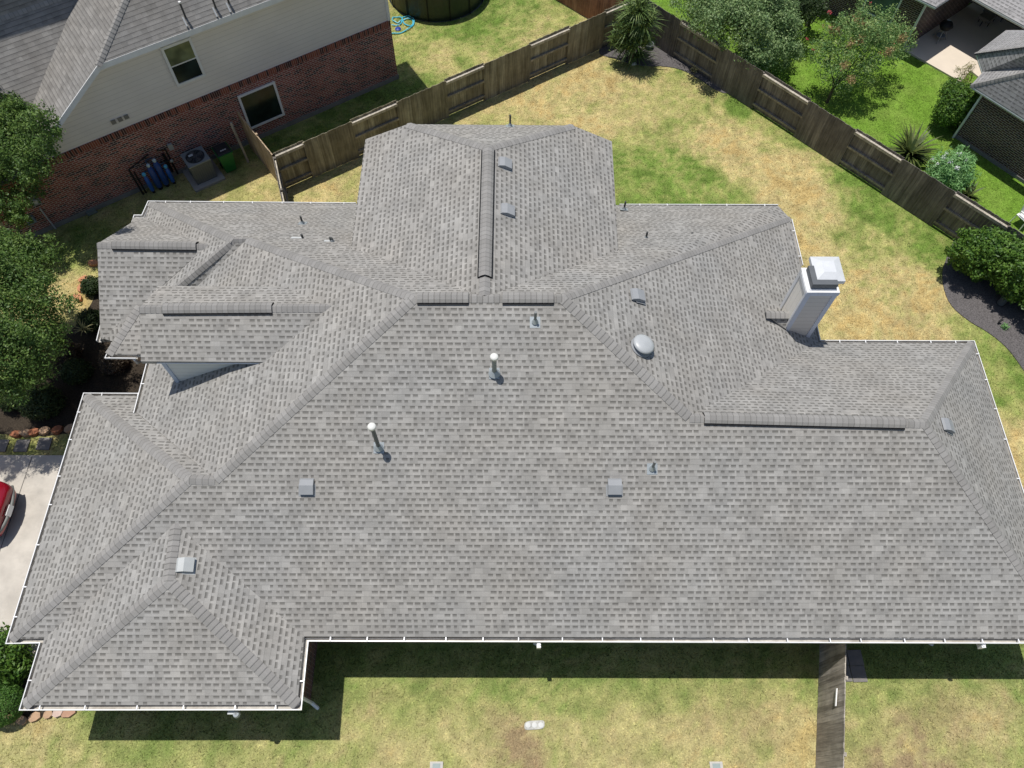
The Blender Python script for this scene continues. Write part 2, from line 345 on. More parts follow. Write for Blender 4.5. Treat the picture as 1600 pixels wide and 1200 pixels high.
# ------------------------------------------------------------------ ground with its dry and green patches
def blob_list():
    L = []
    def b(u, v, r, d, br=0): p = G(u, v); L.append((p[0], p[1], r, d, br))
    for a in [(1040,290,1.9,.0),(1110,300,1.2,.12),(985,300,1.4,.15),(1060,180,1.6,.5),(1050,135,1.8,.5),(1000,150,1.5,.85),(900,150,2,.95),(860,140,2.2,1.),
              (1160,165,.8,.0),(1210,185,1.0,.15),(1250,215,1.0,.1),(1120,215,1.3,.95),(1160,250,1.5,1.0),(1230,275,1.5,1.05),(1200,200,1.2,.6),(1290,255,.8,.6),
              (1345,300,1.5,.0),(1390,335,1.4,.08),(1440,370,1.3,.12),(1470,400,.9,.1),(1400,380,1.1,.35),(1330,365,1.5,.45),(1350,410,1.0,.42),(1280,330,1.1,1.1),(1265,385,1.1,1.0),
              (1330,470,1.8,1.1),(1420,450,1.7,1.12),(1380,490,1.4,.9),(1350,520,1.4,1.0),(1440,510,1.2,1.0),(1300,430,1.2,.75),(1390,440,.7,.7),(1490,500,.8,.3),(1520,530,1.0,.18),(1560,560,1.0,.1),(1550,610,1.0,.2),(1590,610,.9,.1),(1570,660,.9,.95),(1590,700,1.0,.9),
              (380,295,1.0,.55),(420,300,.8,.9),(410,270,.9,.9),(350,300,1.0,.8),(500,290,1.5,.9),(560,280,1.5,.9),(100,400,1.0,.4),(125,395,1,.35),(110,440,.9,.95),(60,400,1.2,.4),
              (640,80,1.1,.3),(700,40,1.4,.15),(760,20,1.6,.12),(800,40,1.6,.25),(675,75,.9,.75),(690,95,.8,.9),(730,85,.9,.2),(650,110,.9,.45),(760,80,.8,.75),(830,55,1.3,.75),(890,20,1.6,.45),(920,25,1,.95),(870,5,1.5,.3),(780,60,1,.2),
              (100,1140,1.5,.45),(60,1180,1.2,.75),(250,1185,2,.5),(400,1180,1.6,.5),(160,1180,1.3,.6),(330,1165,1,.35),(550,1070,.8,.1),(600,1100,1.2,.55),(700,1090,1.3,.6),(640,1140,1.2,.7),(560,1180,1.2,.6),(750,1060,1.0,.3),(840,1075,1.2,.5),(620,1050,1,.25),(500,1190,1.2,.4),
              (900,1050,1.4,.35),(960,1100,1.3,.7),(1050,1070,1.3,.75),(1150,1090,1.4,1.0),(1230,1090,1.2,.95),(1090,1160,1.2,.85),(950,1160,1.4,.6),(1230,1160,1.1,.9),(1180,1140,1.,.45),(1240,1060,.9,.55),(730,1160,1.2,.65),
              (1350,1080,.9,.3),(1370,1130,.8,.35),(1420,1080,.9,.6),(1480,1080,.9,.15),(1470,1110,.8,.25),(1540,1090,.9,.85),(1590,1070,.7,.35),(1590,1160,.9,.2),(1560,1190,.9,.35),(1520,1150,1.1,.75),(1430,1050,1,.3)]: b(*a)
    for x_ in np.arange(7.6, 27, .7): L.append((x_, -.25, .9, .02, .0)); L.append((x_, -.98, .26, .1, 0))  # grass greened under the eaves, its low tone also deepening their shadow
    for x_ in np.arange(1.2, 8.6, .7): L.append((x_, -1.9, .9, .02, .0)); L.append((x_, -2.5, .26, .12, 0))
    for s__ in np.arange(-.5, 8, .8): q_ = np.array([7.55,24.19])+np.array([-.8208,-.5712])*s__+np.array([.5712,-.8208])*.7; L.append((q_[0], q_[1], 1.0, .1, .1))  # greened strip by the neighbour wall, colour darkened where its shadow lies
    for a in [(1185,1105,.9,.9,1),(810,1165,.7,.8,.9),(600,1095,.5,.7,.6),(1100,1110,.7,.8,.6),(1420,1160,1.1,.85,.9),(1500,1130,.9,.85,.8),(1560,1090,.6,.85,.8),(1450,1100,.7,.7,.5),(780,1135,.5,.6,.3),(1400,490,.9,.9,.4)]: b(*a)
    return np.array(L, float)if False else L
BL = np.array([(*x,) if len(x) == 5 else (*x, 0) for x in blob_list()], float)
def vnoise(x, y, s, seed):
    x = x*s; y = y*s; xi = np.floor(x).astype(int); yi = np.floor(y).astype(int); fx = x-xi; fy = y-yi
    fx = fx*fx*(3-2*fx); fy = fy*fy*(3-2*fy)
    def h(a, b):
        n = (a*374761393 + b*668265263 + seed*1442695041) & 0x7fffffff; n = ((n ^ (n >> 13))*1274126177) & 0x7fffffff; return ((n ^ (n >> 16)) & 0xffff)/65535.
    return (h(xi,yi)*(1-fx)+h(xi+1,yi)*fx)*(1-fy)+(h(xi,yi+1)*(1-fx)+h(xi+1,yi+1)*fx)*fy
F2A = np.array([18.23, 27.47]); F2D = unit([.676,-.737]); F2N = np.array([.737,.676])
def lawn_color(x, y):
    xs = x+.5*(vnoise(x,y,.9,1)-.5)+.2*(vnoise(x,y,3,2)-.5); ys = y+.5*(vnoise(x,y,.9,3)-.5)+.2*(vnoise(x,y,3,4)-.5)
    W = np.full(x.shape, .02); D = np.full(x.shape, .02*.6); Bn = np.zeros(x.shape)
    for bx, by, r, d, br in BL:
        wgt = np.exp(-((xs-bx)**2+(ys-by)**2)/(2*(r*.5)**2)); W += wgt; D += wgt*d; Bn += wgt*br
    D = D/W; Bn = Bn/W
    nz = .5*vnoise(x,y,1.3,5)+.3*vnoise(x,y,3.1,6)+.2*vnoise(x,y,8,7); D = D+(nz-.5)*.8+(vnoise(x,y,6.1,15)-.5)*.5+(vnoise(x,y,2.2,16)-.5)*.3
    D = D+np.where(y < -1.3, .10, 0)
    right = ((x-F2A[0])*F2N[0]+(y-F2A[1])*F2N[1]) > 0
    D = np.where(right, (nz-.5)*.25+.02, D)
    green = np.array([.145,.225,.045]); lush = np.array([.15,.27,.035]); mid = np.array([.335,.34,.12]); tan = np.array([.48,.40,.19]); org = np.array([.47,.355,.15]); brown = np.array([.27,.19,.12])
    D = np.clip(D, 0, 1.2)[..., None]; rt = right[..., None]
    g0 = np.where(rt, lush, green*np.where(nz[...,None] > .5, 1.1, .95))
    c = np.where(D < .5, g0+(mid-g0)*(D/.5), np.where(D < .95, mid+(tan-mid)*((D-.5)/.45), tan+(org-tan)*np.clip((D-.95)/.25, 0, 1)))
    bb = np.clip(Bn*2.2*(vnoise(x,y,3.2,9)*.7+vnoise(x,y,8,19)*.6-.25), 0, .75)[..., None]
    c = c*(.80+.36*vnoise(x,y,4.3,21)+.14*vnoise(x,y,11,22))[..., None]
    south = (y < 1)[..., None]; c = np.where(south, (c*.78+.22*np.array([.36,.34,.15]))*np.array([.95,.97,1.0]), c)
    return c+(brown-c)*bb
gx = np.concatenate([[-400,-150,-60,-25], np.arange(-12, 46, .16), [60,100,200,450]]); gy = np.concatenate([[-300,-100,-40,-15], np.arange(-8, 38, .16), [50,80,150,400]])
X, Y = np.meshgrid(gx, gy); vs = np.stack([X.ravel(), Y.ravel(), np.full(X.size, H)], -1)
nx, ny = len(gx), len(gy); ii = (np.arange(ny-1)[:,None]*nx+np.arange(nx-1)[None,:]).ravel()
fs = np.stack([ii, ii+1, ii+nx+1, ii+nx], -1)
me = bpy.data.meshes.new('ground'); me.vertices.add(len(vs)); me.vertices.foreach_set('co', vs.ravel()); me.loops.add(fs.size); me.loops.foreach_set('vertex_index', fs.ravel().astype(np.int32))
me.polygons.add(len(fs)); me.polygons.foreach_set('loop_start', np.arange(0, fs.size, 4, dtype=np.int32))
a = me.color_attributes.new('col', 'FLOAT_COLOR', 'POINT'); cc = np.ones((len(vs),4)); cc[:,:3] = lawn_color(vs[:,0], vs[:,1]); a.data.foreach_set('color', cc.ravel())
me.materials.append(GROUND); me.update(calc_edges=True); go = bpy.data.objects.new('ground', me); COL.objects.link(go)
tag(go, 'lawn ground of dry tan and green grass patches', kind='structure')

def sheet(name, pts, dz, mat, label, kind='structure', thick=.0):
    pts = [V(p[0], p[1], H+dz) for p in pts]; n = len(pts)
    vs = pts+[p-V(0,0,dz+.02) for p in pts]
    area = sum(pts[i][0]*pts[(i+1)%n][1]-pts[(i+1)%n][0]*pts[i][1] for i in range(n))
    f = [tuple(range(n))]+[(i, i+n, (i+1)%n+n, (i+1)%n) for i in range(n)]
    if area < 0: f = [q[::-1] for q in f]
    return tag(obj(name, vs, f, mat), label, kind=kind)
def smooth_loop(pts, it=2):
    for _ in range(it):
        q = []
        for i in range(len(pts)):
            a, b = pts[i], pts[(i+1) % len(pts)]; q += [a*.75+b*.25, a*.25+b*.75]
        pts = q
    return pts
def inpoly(x, y, poly):
    r = np.zeros(x.shape, bool); n = len(poly)
    for i in range(n):
        x1, y1 = poly[i][:2]; x2, y2 = poly[(i+1) % n][:2]
        c = ((y1 > y) != (y2 > y)) & (x < (x2-x1)*(y-y1)/(y2-y1+1e-12)+x1); r ^= c
    return r
NOGRASS = []
bedR = smooth_loop([G(*q) for q in [(1474,412),(1471,440),(1482,476),(1512,502),(1545,520),(1575,545),(1600,580),(1640,640),(1760,640),(1700,480),(1600,400),(1500,355)]])
sheet('mulch_bed', bedR, .03, MULCH, 'dark mulch bed curving under the hedge'); NOGRASS.append(bedR)
bedC = smooth_loop([G(*q) for q in [(930,84),(960,92),(1000,104),(1050,104),(1085,118),(1130,150),(1150,140),(1060,60),(1010,10),(985,20),(950,60)]])
sheet('mulch_bed', bedC, .03, MULCH, 'mulch bed in the fence corner'); NOGRASS.append(bedC)
bedL = smooth_loop([G(*q) for q in [(158,440),(146,470),(134,490),(110,520),(60,560),(-40,600),(-60,672),(60,684),(110,676),(260,676),(320,560),(300,400)]], 1)
sheet('planting_bed', bedL, .03, MULCHD, 'shaded leaf covered planting bed by the entrance'); NOGRASS.append(bedL)
bedG = smooth_loop([G(*q) for q in [(-60,985),(-60,1116),(20,1128),(60,1122),(150,1102),(230,1080),(200,960)]], 1)
sheet('planting_bed', bedG, .03, MULCHD, 'narrow planting bed below the garage corner'); NOGRASS.append(bedG)
drive = [V(-30,6.2,0), V(3,6.2,0), V(3,.1,0), V(-30,.1,0)]
sheet('driveway', drive, .05, CONC, 'pale concrete driveway left of the garage'); NOGRASS.append(drive)
JNT = plain('concrete_joint', (.16,.15,.14), .9, .1)
jb = MB()
jp = [G(64,712,.054), G(44,762,.054), G(22,830,.054), G(-6,905,.054)]; jb.box((-2.72,3.15,H+.0505), (.022,6.0,.004)); jb.box((-12,5.25,H+.0505), (17.,.018,.004)); jb.box((-12,2.62,H+.0505), (17.,.018,.004)); jb.box((-6.6,3.15,H+.0505), (.018,6.0,.004))
tag(jb.build('driveway_joints', JNT), 'thin dark joints between the driveway slabs', kind='structure')

# ------------------------------------------------------------------ main house
HOUSE = thing('brick_house', (12,5,H), 'large single storey house with weathered grey shingle roof and white gutters filling the photo', 'house')
def face_mesh(parent, name, polys, mat, skirt=None, thick=.05, label=None):
    """polys: list of (verts, eave_dir). one mesh, planar uv in metres"""
    bm = bmesh.new(); ul = bm.loops.layers.uv.new('UVMap'); base = WL[parent.name]
    for vsx, ed in polys:
        vsx = [np.asarray(q, float) for q in vsx]; n = np.zeros(3)
        for i in range(len(vsx)): n += np.cross(vsx[i]-vsx[0], vsx[(i+1) % len(vsx)]-vsx[0])
        n = unit(n)
        if n[2] < 0: vsx = vsx[::-1]; n = -n
        ed = unit(ed); ed = unit(ed-n*(ed@n)); up = np.cross(n, ed)
        if up[2] < 0: up = -up
        off = random.random()*3
        f = bm.faces.new([bm.verts.new((q-base).tolist()) for q in vsx])
        f.normal_update()
        r = bmesh.ops.triangulate(bm, faces=[f], ngon_method='EAR_CLIP')
        for t in r['faces']:
            for l in t.loops:
                q = np.array(l.vert.co)+base; l[ul].uv = (q@ed+off, q@up)
        # thickness under the sheet
        m = len(vsx); lo = [bm.verts.new((q-base-V(0,0,thick)).tolist()) for q in vsx]; hi = [bm.verts.new((q-base-V(0,0,.001)).tolist()) for q in vsx]
        for i in range(m):
            j = (i+1) % m; qf = bm.faces.new([hi[j], hi[i], lo[i], lo[j]])
            for l in qf.loops: q = np.array(l.vert.co)+base; l[ul].uv = (q@ed+off, q[2]*.2)
    me = bpy.data.meshes.new(name); bm.to_mesh(me); bm.free(); me.materials.append(mat)
    o = bpy.data.objects.new(name, me); COL.objects.link(o); o.parent = parent; WL[o.name] = base
    if label: o['label'] = label
    return o
XA, YA = V(1,0,0), V(0,1,0)
pS = .5521; plS = (0,-pS,1,0)
def S_(u, v): return on(u, v, plS)
gi = .11
A0 = P(8,1006,0); I1 = P(61,1005,0); G3 = P(29,1110,0); G2 = P(471,1109.5,0); G1 = P(482,1002,0)
E0 = P(130,613.5,0)
V1 = S_(296,748); V2 = S_(336,749); V3 = S_(648,464); V4 = S_(878,464); V5 = S_(1077,651); V6 = S_(1446,660)
Gt = S_(274,818); Gb = P(262,908,Gt[2])
NW = P(231,313.5,0); NE = P(1216,319,0); E1a = P(1238,342,0); VB = P(1282.5,531,0); NR = P(1523,532,0); SE = V(26.47,0,0)
W1e = P(208,645,.4838); plW1 = (-.4495,0,1,.4838-.4495*1.8299); plN = (0,.6004,1,8.68); plW2 = (-.49,0,1,-.49*.0827)
V7l = on(365,374,plN); V7r = on(386,374,plN)
hb = on(278,447,plW2); wb = on(312,448,plW1)
def ins(p, dx, dy, dz=.03): return V(p[0]+dx*gi, p[1]+dy*gi, p[2]+dz)
roof_polys = [
 ([ins(A0,1,1), ins(I1,1,1), Gt, ins(G1,-1,1), ins(SE,-1,1), V6, V5, V4, V3, V2, V1], XA),
 ([Gt, ins(I1,1,1), ins(G3,1,1), Gb], YA), ([Gt, Gb, ins(G2,-1,1), ins(G1,-1,1)], YA), ([ins(G3,1,1), ins(G2,-1,1), Gb], XA),
 ([ins(A0,1,1), V1, ins(E0,1,-1)], YA),
 ([ins(E0,1,-1), V1, V2, V(W1e[0]+.9, W1e[1]-.1, .52*.9), V(2.3, E0[1]-gi, .03)], XA),
 ([ins(W1e,1,0), V2, V3, V7r, wb, V(1.95,9.2,.54)], YA),
 ([V7r, V7l, hb, wb], XA),
 ([ins(NW,1,-1), V7l, hb, V(.2,9.6,.05)], YA),
 ([ins(NW,1,-1), ins(NE,-.3,-1), ins(E1a,-1,.3), V4, V3, V7r, V7l], XA),
 ([V4, ins(E1a,-1,.3), ins(VB,-1,-1), V5], YA), ([V5, ins(VB,-1,-1), ins(NR,-1,-1), V6], XA), ([V6, ins(NR,-1,-1), ins(SE,-1,1)], YA),
]
ROOF = face_mesh(HOUSE, 'roof', roof_polys, SH, label='weathered grey shingle hip roof')
# gable facing the street (upper left)
T1 = on(325,383,plW2); PK = P(152,381,T1[2]); S1 = at_x(157,530,PK[0]); N1 = at_x(205,348,PK[0])
plg1 = plane3(PK,T1,S1); plg1n = plane3(PK,T1,N1)
vA = on(254,446,plg1); vB = on(218,478,plg1)
g1 = face_mesh(HOUSE, 'gable_roof', [([PK,T1,vA,V(2.6,8.9,.04),S1], XA), ([PK,T1,on(228,331,plg1n)+V(0,0,.0),on(221,335,plg1n),on(209,335,plg1n),N1], XA)], SH, thick=.16, label='street facing gable with tree shadow on its peak')  # dark peak is the tree's cast leaf shadow
# low hipped corner below it
LC = P(163,559.5,0); LW = P(174,535,0); HT = V(1.19,9.66,.585)
face_mesh(HOUSE, 'corner_roof', [([ins(LC,1,1), V(1.95,LC[1]+gi,.03), V(1.95,HT[1],.585), HT], XA), ([ins(LC,1,1), HT, V(.05,8.86,.03), V(LW[0]+gi,LW[1],.03)], YA)], SH)
# raised cross gable standing on the west slope
R2 = on(525,479,plW1); E2 = on(425,565.5,plW1); N2 = on(466,448,plW1); RW = P(218,481,R2[2]); RS = V(RW[0],E2[1],E2[2]+.0); RN = V(RW[0],N2[1],N2[2])
face_mesh(HOUSE, 'cross_gable_roof', [([RW,R2,E2,RS], XA), ([RW,R2,N2,RN], XA)], SH, thick=.12)
def wall_quad(mb, a, b, z0, z1, uvs, z0b=None, z1b=None, outn=None):
    pass
def uvwall(name, quads, mat, parent, label=None):
    """quads: list of 4-point loops; uv = (horizontal run, height)"""
    vs, fs, uv = [], [], []
    for q in quads:
        q = [np.asarray(x, float) for x in q]; d = unit((q[1]-q[0])*V(1,1,0)+V(1e-9,0,0)); b = len(vs); vs += q; fs.append(list(range(b, b+len(q))))
        uv += [((x-q[0])@d+float(q[0][:2]@np.array([1.3,2.1]))%1, x[2]-H) for x in q]
    return obj(name, vs, fs, mat, parent, uvs=uv, label=label)
wy = 6.77; wx = 3.13; zt = E2[2]-.02
uvwall('cross_gable_wall', [[(wx,wy,.4),(6.6,wy,.4),(6.6,wy,zt),(wx,wy,zt)], [(wx,8.75,.2),(wx,wy,.2),(wx,wy,zt),(wx,(wy+8.75)/2,3.05),(wx,8.75,zt)], [(7,8.75,.2),(wx,8.75,.2),(wx,8.75,zt),(7,8.75,zt)]], SIDG, HOUSE, 'pale grey siding wall under the raised cross gable')
tb = MB(); tb.box((wx+.045,wy-.012,.6),(.11,.03,zt-.6)); tb.box((wx-.012,wy+.06,.6),(.03,.12,zt-.6)); tb.frame(V(wx,wy-.16,zt-.07),V(3.4,0,0),V(0,.16,0),V(0,0,.02)); tb.build('corner_trim', plain('blue_grey_trim', (.45,.52,.62), .5, .4), HOUSE)
# centre back wing with clipped gable
plWing = 2.40; ew = P(548,390,2.45)[0]; ee = P(966,388,2.40)[0]; zr = V3[2]+.02
RE = P(763,230,zr); RS_ = V((V3[0]+V4[0])/2-.05, V3[1]-.05, zr); RS_ = P(757,462,zr)
GW = P(571,218,plWing); GE = P(956,220.5,plWing); yg = (GW[1]+GE[1])/2
JW = at_y(637,194,yg); JE = at_y(895,196,yg); zj = (JW[2]+JE[2])/2
GW = V(GW[0],yg,plWing); GE = V(GE[0],yg,plWing)
Wv = P(548,390,2.42); Ev = P(966,388,2.42)
face_mesh(HOUSE, 'wing_roof', [([RE,RS_,V(8.3,9.6,2.55),Wv,GW,JW], YA), ([RE,RS_,V(15.1,9.6,2.55),Ev,GE,JE], YA), ([RE,JW,JE], XA)], SH, thick=.14)
uvwall('wing_wall', [[(8.2,yg-.4,H),(8.2,10,H),(8.2,10,2.4),(8.2,yg-.4,2.4)],[(15.3,10,H),(15.3,yg-.4,H),(15.3,yg-.4,2.4),(15.3,10,2.4)],[(15.3,yg-.4,H),(8.2,yg-.4,H),(8.2,yg-.4,2.4),(9.3,yg-.4,3.05),(14.2,yg-.4,3.05),(15.3,yg-.4,2.4)]], BRW, HOUSE)
# brick walls round the plan
wl = [(.55,.5),(1.35,.5),(1.35,G2[1]+.5),(7.0,G2[1]+.5),(7.0,.5),(25.95,.5),(25.95,8.5),(21.5,8.5),(21.5,14.0),(8.2,14.0),(.6,14.0),(.6,13.2),(.3,13.2),(.3,9.3),(2.2,9.3),(2.2,6.5),(.55,6.5)]
uvwall('brick_wall', [[(*wl[i],H),(*wl[(i+1)%len(wl)],H),(*wl[(i+1)%len(wl)],-.12),(*wl[i],-.12)] for i in range(len(wl))], BRW, HOUSE)
so_pts = [(A0[0]+.12,.12),(I1[0]+.12,.12),(G3[0]+.12,G3[1]+.12),(G2[0]-.12,G2[1]+.12),(G1[0]-.12,.12),(26.35,.12),(26.5,8.85),(21.9,8.85),(21.9,13.7),(NE[0],14.34),(.2,14.34),(.1,13.2),(.1,8.95),(.46,8.95),(.42,8.3),(2.0,8.3),(2.0,6.87),(.12,6.87)]
obj('soffit', [(x,y,-.13) for x,y in so_pts], [tuple(range(len(so_pts)))[::-1]], WTRIM, HOUSE)
uvwall('fascia', [[(*so_pts[i],-.135),(*so_pts[(i+1)%len(so_pts)],-.135),(*so_pts[(i+1)%len(so_pts)],.0),(*so_pts[i],.0)] for i in range(len(so_pts))], WTRIM, HOUSE)

def capline(a, b, na, nb, parent=HOUSE, name='ridge_cap', w_=.145, lift=.014, mat=CAP, drop=0, seg=.142, ends=(0,0), label=None):
    """strip of overlapping cap shingles over edge a-b (a is the upper end); na, nb normals of the two slopes"""
    a, b = np.asarray(a,float), np.asarray(b,float); e = b-a; L = np.linalg.norm(e); e = e/L; a = a+e*ends[0]; L -= ends[0]+ends[1]
    def side(n, sgn):
        n = unit(n); s = unit(np.cross(n, e)); 
        if s[2] > 0: s = -s
        return s, n
    s1, n1 = side(na, 1); s2, n2 = side(nb, -1)
    if abs(s1@s2) > .999 : s2 = -s2
    nu = unit(n1+n2); K = max(1, int(round(L/seg))); vs, fs, uv = [], [], []
    for k in range(K):
        p0, p1 = a+e*(L*k/K), a+e*(L*(k+1)/K+.004)
        sec = []
        for p, ex in ((p0, 0), (p1, .011)):
            up = lift+ex
            sec.append([p+s1*w_+n1*(.006+ex+drop), p+s1*w_*.45+n1*(up+drop), p+nu*(up+.006+drop), p+s2*w_*.45+n2*(up+drop), p+s2*w_+n2*(.006+ex+drop)])
        bs = len(vs); vs += sec[0]+sec[1]
        fl = [(bs+i, bs+i+1, bs+i+6, bs+i+5) for i in range(4)]+[(bs+5,bs+6,bs+7,bs+8,bs+9)]
        nrm = np.cross(vs[fl[1][1]]-vs[fl[1][0]], vs[fl[1][3]]-vs[fl[1][0]])
        if nrm@nu < 0: fl = [f[::-1] for f in fl]
        for f in fl:
            fs.append(f)
            for i in f: uv.append((k+.5+int(abs(a[0]*37+a[1]*13)), 0.0 if i-bs < 5 else 1.0))
    return obj(name, vs, fs, mat, parent, uvs=uv, label=label)
def nrm(poly):
    poly = [np.asarray(q) for q in poly]; n = np.zeros(3)
    for i in range(len(poly)): n += np.cross(poly[i]-poly[0], poly[(i+1) % len(poly)]-poly[0])
    n = unit(n); return n if n[2] > 0 else -n
RN_ = [nrm(p) for p, _ in roof_polys]
nS, nWG, nEG, nSG, nW0, nN0, nW1, nSl, nW2, nN, nE1, nNR, nER = RN_
nG1s, nG1n = unit(plg1[:3]), unit(plg1n[:3]); nC = nrm([RW,R2,E2,RS]); nCn = nrm([RW,R2,N2,RN]); nWw = nrm([RE,RS_,Wv,GW]); nWe = nrm([RE,RS_,Ev,GE]); nWn = nrm([RE,JW,JE])
nLs = nrm([ins(LC,1,1), V(1.95,LC[1]+gi,.03), HT]); nLw = nrm([ins(LC,1,1), HT, V(.05,8.86,.03)])
for a_, b_, n1_, n2_ in [(V1,ins(A0,1,1),nS,nW0),(V1,ins(E0,1,-1),nW0,nN0),(V2,V1,nS,nN0),(V3,V2,nS,nW1),(V3,V7r,nN,nW1),(V7r,V7l,nN,nSl),(V7l,ins(NW,1,-1),nN,nW2),(V7l,hb,nW2,nSl),
      (V3,V4,nS,nN),(V4,V5,nS,nE1),(V4,ins(E1a,-1,.3),nN,nE1),(V5,V6,nS,nNR),(V6,ins(NR,-1,-1),nNR,nER),(V6,ins(SE,-1,1),nS,nER),(Gt,Gb,nWG,nEG),(Gb,ins(G3,1,1),nWG,nSG),(Gb,ins(G2,-1,1),nEG,nSG),
      (T1,PK,nG1s,nG1n),(R2,RW,nC,nCn),(HT,ins(LC,1,1),nLs,nLw),(RS_,RE,nWw,nWe),(RE,JW,nWw,nWn),(RE,JE,nWe,nWn)]:
    capline(a_, b_, n1_, n2_)
def ridge_vent(a, b, na, nb):
    a, b = np.asarray(a,float), np.asarray(b,float)
    o = capline(a, b, na, nb, name='ridge_vent', w_=.15, lift=.03, drop=.05)
    e = unit(b-a); mb = MB()
    for n in (na, nb):
        s = unit(np.cross(n, e)); s = -s if s[2] > 0 else s
        mb.frame(a+s*.02+n*.004, b-a, s*.178, n*.034)
    mb.build('vent_louvre', BLACK, o)
    return o
def along(a, b, t): return np.asarray(a)*(1-t)+np.asarray(b)*t
def frac(u, a, b):   # parameter along an edge seen at picture column u
    pa, pb = proj(a)[0], proj(b)[0]; return (u-pa)/(pb-pa)
ridge_vent(along(V3,V4,frac(652,V3,V4)), along(V3,V4,frac(732,V3,V4)), nS, nN)
ridge_vent(along(V3,V4,frac(785,V3,V4)), along(V3,V4,frac(865,V3,V4)), nS, nN)
ridge_vent(along(V5,V6,frac(1100,V5,V6)), along(V5,V6,frac(1413,V5,V6)), nS, nNR)
ridge_vent(along(RS_,RE,.115), along(RS_,RE,.985), nWw, nWe)
ridge_vent(along(T1,PK,frac(307,T1,PK)), along(T1,PK,frac(176,T1,PK)), nG1s, nG1n)
ridge_vent(along(R2,RW,frac(425,R2,RW)), along(R2,RW,frac(255,R2,RW)), nC, nCn)

# gutters: open troughs with straps
def gutter(path, closed_ends=True, parent=HOUSE, hang=.95, size=.12, ups=0, inside=1):
    """path: outer lip line; inside=+1 when the roof lies left of travel"""
    pts = [np.asarray(p, float) for p in path]; n = len(pts)
    prof = [(.0,.0),(-.004,-.045),(.03,-.11),(size,-.115),(size,.0)]; th = [(size-.006,.0),(size-.006,-.107),(.034,-.102),(.012,-.04),(.022,.0)]
    ring = prof+th; offs = []
    for i in range(n):
        d = []
        if i > 0: d.append(unit((pts[i]-pts[i-1])*V(1,1,0)))
        if i < n-1: d.append(unit((pts[i+1]-pts[i])*V(1,1,0)))
        ns = [V(-q[1],q[0],0)*inside for q in d]; m = unit(sum(ns)); offs.append(m/(m@ns[0]))
    vs = []; 
    for i in range(n):
        for o_, z_ in ring: vs.append(pts[i]+offs[i]*o_+V(0,0,z_))
    k = len(ring); fs = []; fm = []
    for i in range(n-1):
        for j in range(k):
            f = (i*k+j, i*k+(j+1)%k, (i+1)*k+(j+1)%k, (i+1)*k+j); fs.append(f if inside < 0 else f[::-1]); fm.append(1 if j in (5,6,7) else 0)
    fs += [tuple(range(k)), tuple((n-1)*k+j for j in range(k))]; fm += [0,0]
    o = obj('gutter', vs, fs, None, parent, mats=[WHITE, GUTIN], fmat=fm)
    for i in range(n-1):
        L = np.linalg.norm(pts[i+1]-pts[i]); K = int(L/hang)
        for j in range(K):
            t = (j+.5+random.uniform(-.15,.15))/K; p = pts[i]*(1-t)+pts[i+1]*t; d = unit(pts[i+1]-pts[i]); q = V(-d[1],d[0],0)*inside
            MB().frame(p-d*.014+V(0,0,.001), d*.028, q*(size+.01), V(0,0,.012)).build('gutter_hanger', WHITE, o)
    return o
SEx = V(26.47,0,0)
gutter([SEx, G1, G2, G3, I1, A0, E0, V(2.0,E0[1],0)], inside=-1)
gutter([W1e, P(230,560,.4838)], inside=-1)
gutter([P(212,560,0), LC, LW], inside=-1); gutter([P(150,532,0), P(158,500,0)], inside=-1)
Q1 = P(221,335.5,0); Q2 = P(209,335.5,0); Q3 = P(205,347,0)
gutter([Q3, Q2, Q1, NW, P(556,316.3,0)], inside=-1)
gutter([P(968,318.5,0), NE], inside=-1)
gutter([E1a, at_x(1255,414,E1a[0])*V(1,1,0)], inside=-1); gutter([P(1277,506,0), VB, NR, SEx], inside=-1)
def spout(p, top, bot, kick, parent=HOUSE, r=.05):
    mb = MB(); p = np.asarray(p, float); kick = np.asarray(kick, float)
    mb.tube([p+V(0,0,-.1), p+V(0,0,-.3), p+kick+V(0,0,-.55), p+kick+V(0,0,H+.2), p+kick+V(.12,0,H+.08)], r, 6)
    return mb.build('downspout', WHITE, parent)
for p_, k_ in [((1.12,8.2),(.1,.25)),((P(842,1008,-.1)[0],-.0),(0,.455)),((P(1539,1012,-.1)[0],-.0),(0,.455))]:
    spout(V(p_[0],p_[1],0), 0, H, V(k_[0],k_[1],0))
mb = MB(); pp = P(487,1103,-.15); mb.tube([V(7.35,G2[1]+.12,-.1), V(7.1,G2[1]+.42,-.3), V(7.1,G2[1]+.42,H+.3), V(7.25,G2[1]+.30,H+.1)], .05, 6); mb.build('downspout', WHITE, HOUSE)
mb = MB(); q_ = P(842,1008,-.1); mb.box((q_[0],-.03,-.33),(.1,.09,.2)); mb.build('downspout_elbow', WHITE, HOUSE)
mb = MB(); q_ = P(1539,1012,-.1); mb.box((q_[0],-.03,-.33),(.1,.09,.2)); mb.build('downspout_elbow', WHITE, HOUSE)
# small fixtures just below the gutter: flood light and louvre clips
mb = MB(); q_ = P(370,1116,-.3); mb.lathe(q_+V(0,0,0), [(.02,.1),(.07,.08),(.09,0),(.0,-.01)], 12); mb.box(q_+V(-.1,.05,.02),(.2,.12,.06)); mb.build('flood_light', plain('pale_fixture', (.35,.38,.4), .4), HOUSE)
